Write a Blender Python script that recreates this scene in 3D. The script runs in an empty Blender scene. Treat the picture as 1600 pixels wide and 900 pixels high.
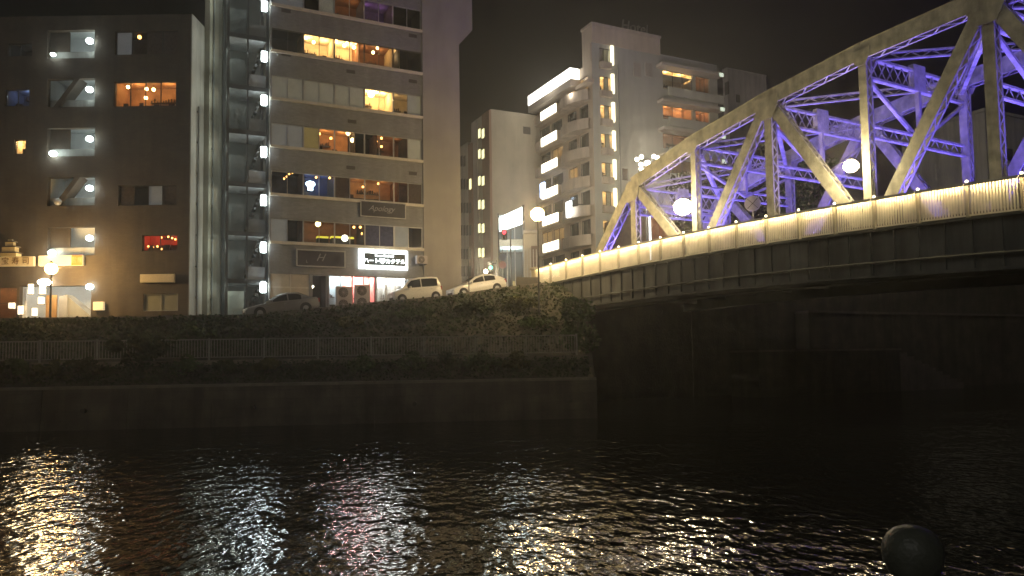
import bpy, bmesh, math, random
from mathutils import Vector, Matrix
random.seed(7)
R = math.radians
scene = bpy.context.scene
col = scene.collection

# ------------------------------------------------------------------ camera
CAM_Z, PITCH, ROLL, SHIFT, FPX = 3.2, R(3.5), 0.015, 0.0229, 1200.0
cd = bpy.data.cameras.new('camera'); cam = bpy.data.objects.new('camera', cd); col.objects.link(cam)
cam.location = (0, 0, CAM_Z); cam.rotation_euler = (R(90) + PITCH, ROLL, 0)
cd.sensor_width = 36; cd.lens = 36 * FPX / 1600; cd.shift_y = SHIFT
cd.clip_start = 0.05; cd.clip_end = 3000
scene.camera = cam
# ------------------------------------------------------------------ world: night sky over a lit city
w = bpy.data.worlds.new('World'); scene.world = w; w.use_nodes = True
nt = w.node_tree; nt.nodes.clear()
wo = nt.nodes.new('ShaderNodeOutputWorld'); b1 = nt.nodes.new('ShaderNodeBackground'); b2 = nt.nodes.new('ShaderNodeBackground')
sk = nt.nodes.new('ShaderNodeTexSky'); sk.sky_type = 'NISHITA'; sk.sun_disc = False
sk.sun_elevation = R(-4); sk.sun_rotation = R(200)
ad = nt.nodes.new('ShaderNodeAddShader')
nt.links.new(sk.outputs[0], b1.inputs[0]); b1.inputs[1].default_value = 0.01
b2.inputs[0].default_value = (1.0, 0.88, 0.86, 1); b2.inputs[1].default_value = 0.001
nt.links.new(b1.outputs[0], ad.inputs[0]); nt.links.new(b2.outputs[0], ad.inputs[1]); nt.links.new(ad.outputs[0], wo.inputs[0])
# ------------------------------------------------------------------ very weak sun (moonlight / city glow from behind the camera)
sd = bpy.data.lights.new('sun', 'SUN'); sd.energy = 0.32; sd.angle = R(25); sd.color = (1.0, 0.955, 0.89)
so = bpy.data.objects.new('sun', sd); col.objects.link(so)
so.rotation_euler = Vector((.45, .70, -.55)).to_track_quat('-Z', 'Y').to_euler()
# ------------------------------------------------------------------ exposure
scene.view_settings.view_transform = 'Standard'; scene.view_settings.look = 'None'
scene.view_settings.exposure = 0; scene.view_settings.gamma = 1
scene.cycles.use_denoising = True
scene.cycles.caustics_reflective = False; scene.cycles.caustics_refractive = False
scene.cycles.max_bounces = 4; scene.cycles.diffuse_bounces = 2; scene.cycles.glossy_bounces = 3; scene.cycles.transparent_max_bounces = 8; scene.cycles.volume_bounces = 0
scene.cycles.use_adaptive_sampling = True; scene.cycles.adaptive_threshold = .06
scene.cycles.sample_clamp_indirect = 6

# ================================================================== helpers
RM = cam.rotation_euler.to_matrix()
def ray(px, py):
    d = Vector(((px - 800) / FPX, -(py - 450) / FPX + SHIFT * 1600 / FPX, -1))
    return RM @ d
CO = Vector((0, 0, CAM_Z))
def at(px, py, Y):
    d = ray(px, py); return CO + d * (Y / d.y)
def zat(px, py, Y): return at(px, py, Y).z

def tag(o, label=None, cat=None, group=None, kind=None):
    if label: o['label'] = label
    if cat: o['category'] = cat
    if group: o['group'] = group
    if kind: o['kind'] = kind
    return o
def empty(name, loc=(0, 0, 0), rz=0, label=None, cat=None, group=None):
    o = bpy.data.objects.new(name, None); col.objects.link(o)
    o.location = loc; o.rotation_euler = (0, 0, rz); o.empty_display_size = .3
    return tag(o, label, cat, group)

class MB:
    def __init__(s): s.v = []; s.f = []
    def add(s, vs, fs):
        n = len(s.v); s.v += [tuple(v) for v in vs]; s.f += [tuple(i + n for i in f) for f in fs]; return s
    def quad(s, a, b, c, d): return s.add([a, b, c, d], [(0, 1, 2, 3)])
    def box(s, a, b):
        x0, y0, z0 = a; x1, y1, z1 = b
        return s.add([(x0,y0,z0),(x1,y0,z0),(x1,y1,z0),(x0,y1,z0),(x0,y0,z1),(x1,y0,z1),(x1,y1,z1),(x0,y1,z1)],
                     [(3,2,1,0),(4,5,6,7),(0,1,5,4),(1,2,6,5),(2,3,7,6),(3,0,4,7)])
    def mbox(s, mp, a, b):                         # box through a mapping
        n = len(s.v); s.box(a, b); s.v[n:] = [tuple(mp(*v)) for v in s.v[n:]]; return s
    def bar(s, p, q, wd, ht, side=None):           # beam p->q, wd along side, ht across
        p = Vector(p); q = Vector(q); d = (q - p).normalized()
        if side is None:
            side = d.cross(Vector((0, 0, 1)))
            if side.length < 1e-3: side = Vector((1, 0, 0))
        sd_ = Vector(side); sd_ = (sd_ - d * sd_.dot(d)).normalized(); up = sd_.cross(d)
        a = sd_ * wd / 2; b = up * ht / 2
        vs = [p-a-b, p+a-b, p+a+b, p-a+b, q-a-b, q+a-b, q+a+b, q-a+b]
        return s.add(vs, [(3,2,1,0),(4,5,6,7),(0,1,5,4),(1,2,6,5),(2,3,7,6),(3,0,4,7)])
    def tube(s, p, q, r0, r1=None, n=8, cap=True):
        r1 = r0 if r1 is None else r1
        p = Vector(p); q = Vector(q); d = (q - p).normalized()
        a = d.cross(Vector((0, 0, 1)))
        if a.length < 1e-3: a = Vector((1, 0, 0))
        a.normalize(); b = d.cross(a)
        vs = []
        for (c, r) in ((p, r0), (q, r1)):
            for k in range(n):
                t = 2 * math.pi * k / n; vs.append(c + (a * math.cos(t) + b * math.sin(t)) * r)
        fs = [(k, (k + 1) % n, n + (k + 1) % n, n + k) for k in range(n)]
        if cap: fs += [tuple(range(n))[::-1], tuple(range(n, 2 * n))]
        return s.add(vs, fs)
    def lathe(s, prof, n=16, c=(0, 0, 0)):         # prof: (r, z)
        vs = []
        for r, z in prof:
            for k in range(n):
                t = 2 * math.pi * k / n; vs.append((c[0] + r * math.cos(t), c[1] + r * math.sin(t), c[2] + z))
        fs = []
        for j in range(len(prof) - 1):
            for k in range(n):
                fs.append((j*n+k, j*n+(k+1)%n, (j+1)*n+(k+1)%n, (j+1)*n+k))
        fs.append(tuple(range(n))[::-1]); fs.append(tuple((len(prof)-1)*n + k for k in range(n)))
        return s.add(vs, fs)
    def ball(s, c, r, n=10, m=7, sz=1.0):
        prof = [(max(1e-4, r * math.sin(math.pi * j / m)), -r * sz * math.cos(math.pi * j / m)) for j in range(m + 1)]
        return s.lathe(prof, n, c)
    def build(s, name, mat, parent=None, loc=(0, 0, 0), smooth=False):
        me = bpy.data.meshes.new(name); me.from_pydata(s.v, [], s.f); me.update()
        if mat is not None: me.materials.append(mat)
        if smooth:
            for p in me.polygons: p.use_smooth = True
        o = bpy.data.objects.new(name, me); col.objects.link(o)
        o.location = loc
        if parent: o.parent = parent
        return o
def share(o, parent, loc=None, rz=None, name=None):
    c = o.copy(); col.objects.link(c); c.parent = parent
    if loc is not None: c.location = loc
    if rz is not None: c.rotation_euler = (0, 0, rz)
    return c
def bevel(o, wd=.02, seg=2):
    m = o.modifiers.new('bevel', 'BEVEL'); m.width = wd; m.segments = seg; m.limit_method = 'ANGLE'; return o

def mat(name, c, rough=.7, var=.18, scale=2.0, bump=.0, bscale=20., metal=0., emit=None, es=0., spec=.4, tile=None, streak=0):
    m = bpy.data.materials.new(name); m.use_nodes = True
    t = m.node_tree; p = t.nodes['Principled BSDF']
    p.inputs['Roughness'].default_value = rough; p.inputs['Metallic'].default_value = metal
    p.inputs['Specular IOR Level'].default_value = spec
    c4 = (c[0], c[1], c[2], 1); p.inputs['Base Color'].default_value = c4
    tc = t.nodes.new('ShaderNodeTexCoord')
    last = None
    if var:
        nz = t.nodes.new('ShaderNodeTexNoise'); nz.inputs['Scale'].default_value = scale; nz.inputs['Detail'].default_value = 5
        t.links.new(tc.outputs['Object'], nz.inputs['Vector'])
        mx = t.nodes.new('ShaderNodeMixRGB'); mx.inputs[1].default_value = tuple(x * (1 - var) for x in c) + (1,)
        mx.inputs[2].default_value = tuple(min(1, x * (1 + var)) for x in c) + (1,)
        cr = t.nodes.new('ShaderNodeMapRange'); cr.inputs[1].default_value = .3; cr.inputs[2].default_value = .7
        t.links.new(nz.outputs[0], cr.inputs[0]); t.links.new(cr.outputs[0], mx.inputs[0]); last = mx.outputs[0]
    if streak:                                      # rain streaks and grime running down the wall
        smp = t.nodes.new('ShaderNodeMapping'); smp.inputs['Scale'].default_value = (.8, .8, .07); t.links.new(tc.outputs['Object'], smp.inputs[0])
        sn = t.nodes.new('ShaderNodeTexNoise'); sn.inputs['Scale'].default_value = 1.4; sn.inputs['Detail'].default_value = 6; sn.inputs['Roughness'].default_value = .65
        t.links.new(smp.outputs[0], sn.inputs['Vector'])
        sr = t.nodes.new('ShaderNodeMapRange'); sr.inputs[1].default_value = .42; sr.inputs[2].default_value = .68; sr.inputs[3].default_value = 1; sr.inputs[4].default_value = 1 - streak
        t.links.new(sn.outputs[0], sr.inputs[0])
        sm = t.nodes.new('ShaderNodeMixRGB'); sm.blend_type = 'MULTIPLY'; sm.inputs[0].default_value = 1
        if last is not None: t.links.new(last, sm.inputs[1])
        else: sm.inputs[1].default_value = c4
        t.links.new(sr.outputs[0], sm.inputs[2]); last = sm.outputs[0]
    if tile:                                        # (width, height, mortar colour factor)
        sx = t.nodes.new('ShaderNodeSeparateXYZ'); cx = t.nodes.new('ShaderNodeCombineXYZ'); av = t.nodes.new('ShaderNodeMath')
        t.links.new(tc.outputs['Object'], sx.inputs[0]); t.links.new(sx.outputs[0], av.inputs[0]); t.links.new(sx.outputs[1], av.inputs[1])
        t.links.new(av.outputs[0], cx.inputs[0]); t.links.new(sx.outputs[2], cx.inputs[1])
        br = t.nodes.new('ShaderNodeTexBrick'); br.inputs['Scale'].default_value = 1
        br.inputs['Brick Width'].default_value = tile[0]; br.inputs['Row Height'].default_value = tile[1]; br.inputs['Mortar Size'].default_value = tile[1] * .06
        br.inputs['Color1'].default_value = (1, 1, 1, 1); br.inputs['Color2'].default_value = (.82, .82, .82, 1); br.inputs['Mortar'].default_value = (tile[2],) * 3 + (1,)
        t.links.new(cx.outputs[0], br.inputs['Vector'])
        mu = t.nodes.new('ShaderNodeMixRGB'); mu.blend_type = 'MULTIPLY'; mu.inputs[0].default_value = 1
        if last is not None: t.links.new(last, mu.inputs[1])
        else: mu.inputs[1].default_value = c4
        t.links.new(br.outputs[0], mu.inputs[2]); last = mu.outputs[0]
    if last is not None: t.links.new(last, p.inputs['Base Color'])
    if bump:
        bn = t.nodes.new('ShaderNodeTexNoise'); bn.inputs['Scale'].default_value = bscale; bn.inputs['Detail'].default_value = 4
        t.links.new(tc.outputs['Object'], bn.inputs['Vector'])
        bp = t.nodes.new('ShaderNodeBump'); bp.inputs['Strength'].default_value = bump; bp.inputs['Distance'].default_value = .05
        t.links.new(bn.outputs[0], bp.inputs['Height']); t.links.new(bp.outputs[0], p.inputs['Normal'])
    if emit:
        p.inputs['Emission Color'].default_value = (emit[0], emit[1], emit[2], 1); p.inputs['Emission Strength'].default_value = es
    return m
def emis(name, c, s): return mat(name, tuple(min(.9, x) for x in c), .5, 0, emit=c, es=s)
def glassmat(name='glass', tint=(1, 1, 1), gl=.06):
    m = bpy.data.materials.new(name); m.use_nodes = True; t = m.node_tree; t.nodes.clear()
    o = t.nodes.new('ShaderNodeOutputMaterial'); tr = t.nodes.new('ShaderNodeBsdfTransparent'); g = t.nodes.new('ShaderNodeBsdfGlossy')
    mx = t.nodes.new('ShaderNodeMixShader'); lw = t.nodes.new('ShaderNodeLayerWeight'); lw.inputs[0].default_value = .5
    pw_ = t.nodes.new('ShaderNodeMath'); pw_.operation = 'POWER'; pw_.inputs[1].default_value = 4
    fr = t.nodes.new('ShaderNodeMath'); fr.operation = 'MULTIPLY_ADD'; fr.inputs[1].default_value = .5; fr.inputs[2].default_value = .03
    t.links.new(lw.outputs['Facing'], pw_.inputs[0]); t.links.new(pw_.outputs[0], fr.inputs[0])
    tr.inputs[0].default_value = tint + (1,); g.inputs['Roughness'].default_value = gl
    t.links.new(fr.outputs[0], mx.inputs[0]); t.links.new(tr.outputs[0], mx.inputs[1]); t.links.new(g.outputs[0], mx.inputs[2]); t.links.new(mx.outputs[0], o.inputs[0])
    return m
GLASS = glassmat('window_glass', (.92, .95, .95))
def plight(name, loc, power, c=(1, 1, 1), r=.08, parent=None):
    d = bpy.data.lights.new(name, 'POINT'); d.energy = power; d.color = c; d.shadow_soft_size = r
    o = bpy.data.objects.new(name, d); col.objects.link(o); o.location = loc
    if parent: o.parent = parent
    return o
def text(body, size, m, parent, loc, rot=(R(90), 0, 0), ex=.01, shear=0, name='lettering', sx=1., offset=0):
    c = bpy.data.curves.new(name, 'FONT'); c.body = body; c.size = size; c.extrude = ex; c.align_x = 'CENTER'; c.align_y = 'CENTER'; c.shear = shear; c.offset = offset
    c.materials.append(m)
    tmp = bpy.data.objects.new('lettering_curve', c); col.objects.link(tmp)
    bpy.context.view_layer.update()
    me = bpy.data.meshes.new_from_object(tmp.evaluated_get(bpy.context.evaluated_depsgraph_get()))
    bpy.data.objects.remove(tmp); bpy.data.curves.remove(c)
    o = bpy.data.objects.new(name, me); col.objects.link(o); o.location = loc; o.rotation_euler = rot; o.scale = (sx, 1, 1)
    if parent: o.parent = parent
    return o

WARM = (1.0, .66, .30); AMBER = (1.0, .56, .22); WHITE = (.9, 1.0, .97); COOL = (.82, .93, 1.0)
m_black = mat('dark_steel', (.03, .03, .033), .45, .1)
m_frame = mat('aluminium_frame', (.42, .41, .39), .4, .1, metal=.3)
m_dframe = mat('dark_frame', (.05, .045, .04), .45, .1)
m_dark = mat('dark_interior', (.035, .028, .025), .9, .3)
m_blind = mat('closed_blind', (.62, .57, .48), .8, .08, emit=(.62, .55, .45), es=.09)  # faint emission of the three blinds stands in for room light behind them
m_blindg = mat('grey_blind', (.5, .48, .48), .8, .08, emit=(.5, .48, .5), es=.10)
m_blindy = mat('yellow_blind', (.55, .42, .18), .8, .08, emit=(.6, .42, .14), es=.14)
m_curtain = mat('brown_curtain', (.12, .075, .06), .9, .3, 6)
m_curtainp = mat('violet_curtain', (.10, .09, .16), .9, .3, 6)
m_orange = mat('orange_plaster', (.55, .30, .15), .9, .25, 2)
m_cream = mat('cream_plaster', (.72, .58, .38), .9, .15, 2)
m_dorange = mat('brown_plaster', (.26, .12, .06), .9, .3, 2)
m_blueroom = mat('blue_room', (.06, .08, .16), .9, .3, 2)
m_white = mat('white_paint', (.75, .75, .74), .5, .06)
m_whiteroom = mat('white_room', (.75, .77, .76), .8, .06)
m_concrete = mat('concrete', (.30, .30, .28), .85, .2, 1.2, .15, 12)
m_bulbw = emis('bulb_warm', (1.0, .66, .26), 14)
m_bulba = emis('bulb_amber', (1.0, .42, .10), 9)
m_bulbc = emis('bulb_cool', (.85, 1.0, .98), 26)
m_bulbwh = emis('bulb_white', (1.0, .9, .7), 30)

# ---------------------------------------------------------------- building framework
class Frame:
    """a building: Empty at its base, local x along the front, local y into the building, world z kept via z0"""
    def __init__(s, name, X, Y, z0, yaw, label, cat='building', group=None):
        s.e = empty(name, (X, Y, z0), yaw, label, cat, group); s.X, s.Y, s.z0, s.yaw = X, Y, z0, yaw
        s.u = Vector((math.cos(yaw), math.sin(yaw), 0)); s.v = Vector((-math.sin(yaw), math.cos(yaw), 0)); s.o = Vector((X, Y, 0))
    def front(s, a, b, c): return (a, b, c - s.z0)
    def left(s, a, b, c): return (b, a, c - s.z0)      # left face: a goes back, b inward
    def hitf(s, px, py, dep=0):                        # pixel -> (a, z) on the front plane
        d = ray(px, py); k = (s.o + s.v * dep - CO).dot(s.v) / d.dot(s.v); p = CO + d * k
        return ((p - s.o).dot(s.u), p.z)
    def hitl(s, px, py, dep=0):                        # pixel -> (a, z) on the left plane
        d = ray(px, py); k = (s.o + s.u * dep - CO).dot(s.u) / d.dot(s.u); p = CO + d * k
        return ((p - s.o).dot(s.v), p.z)
    def world(s, a, b, z): 
        p = s.o + s.u * a + s.v * b; return Vector((p.x, p.y, z))
    def rect(s, x0, y0, x1, y1, left=False):           # pixel rect -> a0,a1,c0,c1 on the face
        h = s.hitl if left else s.hitf
        ym = (y0 + y1) / 2; xm = (x0 + x1) / 2
        a = sorted((h(x0, ym)[0], h(x1, ym)[0])); c = sorted((h(xm, y0)[1], h(xm, y1)[1]))
        return a[0], a[1], c[0], c[1]

def facade(mp, a0, a1, c0, c1, ops, t=.3):
    """wall skin with openings and their reveals"""
    mb = MB()
    A = sorted({a0, a1} | {x for o in ops for x in o[:2] if a0 < x < a1}); C = sorted({c0, c1} | {x for o in ops for x in o[2:4] if c0 < x < c1})
    for j in range(len(C) - 1):
        zc = (C[j] + C[j+1]) / 2; run = None
        for i in range(len(A)):
            hole = True
            if i < len(A) - 1:
                xc = (A[i] + A[i+1]) / 2
                hole = any(o[0] < xc < o[1] and o[2] < zc < o[3] for o in ops)
            if not hole and run is None: run = A[i]
            if hole and run is not None:
                mb.quad(mp(run, 0, C[j]), mp(A[i], 0, C[j]), mp(A[i], 0, C[j+1]), mp(run, 0, C[j+1])); run = None
    for (x0, x1, z0, z1) in [o[:4] for o in ops]:
        for p, q in (((x0,z0),(x1,z0)), ((x1,z0),(x1,z1)), ((x1,z1),(x0,z1)), ((x0,z1),(x0,z0))):
            mb.quad(mp(p[0], 0, p[1]), mp(q[0], 0, q[1]), mp(q[0], t, q[1]), mp(p[0], t, p[1]))
    return mb
m_furn = mat('furniture_wood', (.06, .035, .022), .6, .3, 4)
def room(par, mp, a0, a1, c0, c1, m, dep=2.0, t=.3, light=None, lc=AMBER, n=1, name='room'):
    e = .02; mb = MB(); a0 -= e; a1 += e; c0 -= e; c1 += .25
    mb.quad(mp(a0,dep,c0), mp(a1,dep,c0), mp(a1,dep,c1), mp(a0,dep,c1))
    mb.quad(mp(a0,t,c0), mp(a0,dep,c0), mp(a0,dep,c1), mp(a0,t,c1)); mb.quad(mp(a1,t,c0), mp(a1,dep,c0), mp(a1,dep,c1), mp(a1,t,c1))
    mb.quad(mp(a0,t,c0), mp(a1,t,c0), mp(a1,dep,c0), mp(a0,dep,c0)); mb.quad(mp(a0,t,c1), mp(a1,t,c1), mp(a1,dep,c1), mp(a0,dep,c1))
    o = mb.build(name, m, par)
    if light and light > 6 and name == 'room':
        rg_ = random.Random(int(a0*97 + c0*31)); fu = MB(); wd_ = a1 - a0; dd = dep - t
        fu.mbox(mp, (a0+.05, dep-.35, c0+.03), (a1-.05, dep-.04, c0 + rg_.uniform(.35, .6)))
        zs = c0 + rg_.uniform(.8, 1.0)
        sa = a0 + wd_*rg_.uniform(.05, .4); sb = min(a1-.1, sa + wd_*rg_.uniform(.3, .5)); fu.mbox(mp, (sa, dep-.25, zs), (sb, dep-.04, zs+.05))
        k_ = sa
        while k_ < sb - .12:
            h_ = rg_.uniform(.1, .3); fu.mbox(mp, (k_+.02, dep-.18, zs+.051), (k_+.09, dep-.1, zs+.05+h_)); k_ += rg_.uniform(.1, .22)
        k_ = a0 + .2
        while k_ < a1 - .5:
            h_ = rg_.uniform(.25, .6); w_ = rg_.uniform(.22, .42); fu.mbox(mp, (k_, t+dd*.3, c0+.03), (k_+w_, t+dd*.3+.12, c0+h_)); k_ += rg_.uniform(.55, 1.1)
        fu.build('furniture', m_furn, o)
    if light:
        for k in range(n):
            a = a0 + (a1 - a0) * (k + .5) / n
            plight('room_light', mp(a, dep * .55, c1 - .35), 1.6 * light / n, lc, .12, par)
    return o
def window(par, mp, a0, a1, c0, c1, n=2, fills=None, fm=None, d=.1, fw=.05, sill=None, horiz=0, name='window'):
    """frame with n panes; fills: per pane material of a blind/curtain right behind the glass or None"""
    mb = MB(); fm = fm or m_frame
    mb.mbox(mp, (a0, d, c0), (a1, d+.06, c0+fw)); mb.mbox(mp, (a0, d, c1-fw), (a1, d+.06, c1))
    mb.mbox(mp, (a0, d+.002, c0+fw), (a0+fw, d+.058, c1-fw)); mb.mbox(mp, (a1-fw, d+.002, c0+fw), (a1, d+.058, c1-fw))
    pw = (a1 - a0 - 2*fw) / n
    for k in range(1, n): mb.mbox(mp, (a0+fw+pw*k-fw/2, d+.004, c0+fw), (a0+fw+pw*k+fw/2, d+.056, c1-fw))
    for k in range(1, horiz + 1):
        zc = c0 + (c1-c0)*k/(horiz+1); mb.mbox(mp, (a0+fw, d+.006, zc-.02), (a1-fw, d+.054, zc+.02))
    wdw = mb.build(name, fm, par)
    for k in range(n):
        x0 = a0 + fw + pw*k + .012; x1 = a0 + fw + pw*(k+1) - .012
        g = MB().mbox(mp, (x0, d+.025, c0+fw), (x1, d+.033, c1-fw)).build('pane', GLASS, wdw)
        f = fills[k] if fills else None
        if f: MB().mbox(mp, (x0-.01, d+.09, c0+.01), (x1+.01, d+.11, c1-.01)).build('blind', f, wdw)
    return wdw
ORD = ['leftmost', 'second from left', 'third from left', 'fourth from left', 'fifth from left', 'sixth from left', 'seventh from left', 'eighth from left', 'ninth from left', 'rightmost']
def ordinal(i, n): return '' if n == 1 else (', ' + ('rightmost' if i == n-1 else ORD[i]))
def lampbulb(p, r, m, name, label, cat, group=None, cord=0):
    e = empty(name, p, 0, label, cat, group)
    MB().ball((0, 0, 0), r, 8, 6).build('bulb', m, e, smooth=True)
    if cord: MB().tube((0, 0, r*.9), (0, 0, r + cord), .012, n=5).build('cord', m_black, e)
    return e

# ================================================================== terrain, water, banks
def road_edge_y(X): return 46.0 if X < -15.3 else 46.0 + .4877 * (X + 15.3)
GS = [(-1e9, 5.85), (0, 5.85), (7.84, 6.8), (12.25, 7.25), (16.2, 7.9), (19.5, 8.4), (1e9, 8.4)]
def gz(X, Y):
    s = (X + 15.3) * .899 + (Y - 46) * .438
    for (s0, z0), (s1, z1) in zip(GS, GS[1:]):
        if s <= s1: return z0 if s1 > 1e8 or s0 < -1e8 else z0 + (z1 - z0) * (s - s0) / (s1 - s0)
    return 8.4
m_asphalt = mat('asphalt', (.05, .05, .052), .8, .25, 1.5, .3, 60)
mb = MB()
Xs = [-700, -200, -80, -50, -35, -25] + [-20 + 1.2 * k for k in range(25)] + [14, 22, 34, 60, 110, 250, 700]
Ds = [0, 1.5, 3, 5, 7, 9, 12, 16, 22, 30, 45, 80, 160, 400, 1200]
for X in Xs:
    y0 = road_edge_y(X)
    for d in Ds: mb.v.append((X, y0 + d, gz(X, y0 + d)))
n = len(Ds)
for i in range(len(Xs) - 1):
    for j in range(n - 1): mb.f.append((i*n+j, (i+1)*n+j, (i+1)*n+j+1, i*n+j+1))
tag(mb.build('ground', m_asphalt, smooth=True), kind='structure')

# ---- river water
def water_mat():
    m = bpy.data.materials.new('river_water'); m.use_nodes = True; t = m.node_tree; p = t.nodes['Principled BSDF']
    p.inputs['Base Color'].default_value = (.006, .008, .008, 1); p.inputs['Roughness'].default_value = .075
    p.inputs['IOR'].default_value = 1.333
    tc = t.nodes.new('ShaderNodeTexCoord')
    def noise(sc, rot, stretch, det):
        mp_ = t.nodes.new('ShaderNodeMapping'); mp_.inputs['Rotation'].default_value = (0, 0, rot); mp_.inputs['Scale'].default_value = (stretch, 1, 1)
        nz = t.nodes.new('ShaderNodeTexNoise'); nz.inputs['Scale'].default_value = sc; nz.inputs['Detail'].default_value = det; nz.inputs['Roughness'].default_value = .5
        t.links.new(tc.outputs['Object'], mp_.inputs[0]); t.links.new(mp_.outputs[0], nz.inputs['Vector']); return nz.outputs[0]
    a = noise(2.4, R(32), 1.7, 1.8); b = noise(.9, R(-28), .9, 1)
    c_ = noise(.13, R(10), .6, 2)                   # calmer and rougher patches
    cr_ = t.nodes.new('ShaderNodeMapRange'); cr_.inputs[1].default_value = .35; cr_.inputs[2].default_value = .65; cr_.inputs[3].default_value = .55; cr_.inputs[4].default_value = 1.3
    t.links.new(c_, cr_.inputs[0])
    s1 = t.nodes.new('ShaderNodeMath'); s1.operation = 'MULTIPLY'; s1.inputs[1].default_value = .05; t.links.new(a, s1.inputs[0])
    s2 = t.nodes.new('ShaderNodeMath'); s2.operation = 'MULTIPLY_ADD'; s2.inputs[1].default_value = .06; t.links.new(b, s2.inputs[0]); t.links.new(s1.outputs[0], s2.inputs[2])
    s3 = t.nodes.new('ShaderNodeMath'); s3.operation = 'MULTIPLY'; t.links.new(s2.outputs[0], s3.inputs[0]); t.links.new(cr_.outputs[0], s3.inputs[1]); s2 = s3
    bp = t.nodes.new('ShaderNodeBump'); bp.inputs['Strength'].default_value = 1; bp.inputs['Distance'].default_value = 1
    t.links.new(s2.outputs[0], bp.inputs['Height']); t.links.new(bp.outputs[0], p.inputs['Normal'])
    return m
tag(MB().quad((-400, 3.5, 0), (400, 3.5, 0), (400, 200, 0), (-400, 200, 0)).build('river_water', water_mat()), kind='structure')
# ---- near quay path (the photographer's side) with its post
m_stone = mat('quay_stone', (.20, .19, .17), .9, .25, 1.5, .3, 10, tile=(1.2, .5, .5))
tag(MB().box((-200, -60, -1), (200, 4.0, 1.6)).build('quay_path', m_stone), kind='structure')
e = at(1426, 868, 3.55)
post = empty('mooring_post', (e.x, 3.55, 1.6), 0, 'dark rounded metal mooring post in the foreground at the bottom right', 'bollard')
m_post = mat('post_iron', (.075, .08, .062), .45, .2, 8, .2, 40)
zc = e.z - 1.6
MB().lathe([(.085, 0), (.085, .05), (.066, .08), (.066, zc - .16), (.082, zc - .10)], 20).build('shaft', m_post, post, smooth=True)
MB().lathe([(.08, zc-.102), (.105, zc-.075), (.124, zc-.03), (.13, zc+.012), (.124, zc+.055), (.106, zc+.09), (.078, zc+.116), (.042, zc+.131), (.004, zc+.136)], 28).build('cap', m_post, post, smooth=True)

# ---- far bank
TB = .105
XR = 4.45
def strip(y0, z0, y1, z1, xa=-160, xb=XR, n=12):
    mb = MB(); st = (xb - xa) / n
    for k in range(n):
        a = xa + st*k; b = a + st
        mb.quad((a, y0+TB*a, z0), (b, y0+TB*b, z0), (b, y1+TB*b, z1), (a, y1+TB*a, z1))
    return mb
m_wall = mat('river_wall_stone', (.10, .085, .06), .9, .4, .8, .4, 6, tile=(1.1, .45, .8), streak=0.5)
m_cope = mat('coping_concrete', (.17, .15, .115), .85, .2, 1.5, .2, 12, streak=0.3)
m_soil = mat('planting_soil', (.05, .045, .03), .95, .3, 2, .4, 12)
m_pave = mat('promenade_paving', (.16, .15, .13), .85, .2, 2, .2, 15)
rw = empty('river_wall', (-30, 40 - .105*30, 0), 0, 'long dark stone river wall rising from the far waterline', 'wall')
L = lambda o: tuple(-Vector(o.location))
wm = strip(40.0, -1, 40.25, 2.0); wm.add([(XR,40+TB*XR,-1),(XR,60,-1),(XR,60,3.2),(XR,42.1+TB*XR,3.2),(XR,40.25+TB*XR,2.0)], [(0,1,2,3,4)])
wm.build('wall_face', m_wall, rw, L(rw))
X = -43.0; kk = 0
while X < XR - .3:
    xb_ = min(X + 3.96, XR - .02)
    pn = MB()
    pn.add([(X,39.97+TB*X,-.9),(xb_,39.97+TB*xb_,-.9),(xb_,40.21+TB*xb_,1.97),(X,40.21+TB*X,1.97),(X,40.1+TB*X,-.9),(xb_,40.1+TB*xb_,-.9),(xb_,40.34+TB*xb_,1.97),(X,40.34+TB*X,1.97)], [(0,1,2,3),(1,5,6,2),(4,0,3,7),(3,2,6,7),(0,4,5,1)])
    pn.build('wall_panel', m_wall, rw, L(rw))
    if kk % 2: MB().tube((X+2, 39.9+TB*(X+2), .95), (X+2, 40.2+TB*(X+2), .95), .12, n=10).build('drain_outlet', m_soil, rw, L(rw))
    X += 4.0; kk += 1
strip(40.18, 2.0, 40.18, 2.14).add(strip(40.18, 2.14, 40.62, 2.14).v, strip(40.18, 2.14, 40.62, 2.14).f).build('coping', m_cope, rw, L(rw))
tag(strip(40.6, 2.1, 42.1, 3.12).build('planting_bed', m_soil), kind='structure')
kb = MB()
for y0, z0, y1, z1 in ((42.06, 3.05, 42.06, 3.34), (42.06, 3.34, 42.5, 3.34)):
    s_ = strip(y0, z0, y1, z1); kb.add(s_.v, s_.f)
tag(kb.build('promenade_kerb', m_cope), kind='structure')
tag(strip(42.5, 3.3, 45.2, 3.3).build('promenade', m_pave), kind='structure')
# vegetated slope up to the street
mb = MB(); cols_ = [-160, -60, -40, -30, -24, -19, -15.3, -12, -8, -4, 0, 2.4, XR]
rng = random.Random(3)
for X in cols_:
    ya = 45.0 + TB*X; yb = road_edge_y(X) + .05; zb = gz(X, yb)
    for k in range(6):
        t = k / 5; mb.v.append((X, ya + (yb-ya)*t, 3.31 + (zb-3.31) * (t**.8) + (rng.uniform(-.12, .12) if 0 < k < 5 else 0)))
for i in range(len(cols_) - 1):
    for j in range(5): mb.f.append((i*6+j, (i+1)*6+j, (i+1)*6+j+1, i*6+j+1))
tag(mb.build('embankment_slope', m_soil, smooth=True), kind='structure')
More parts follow.
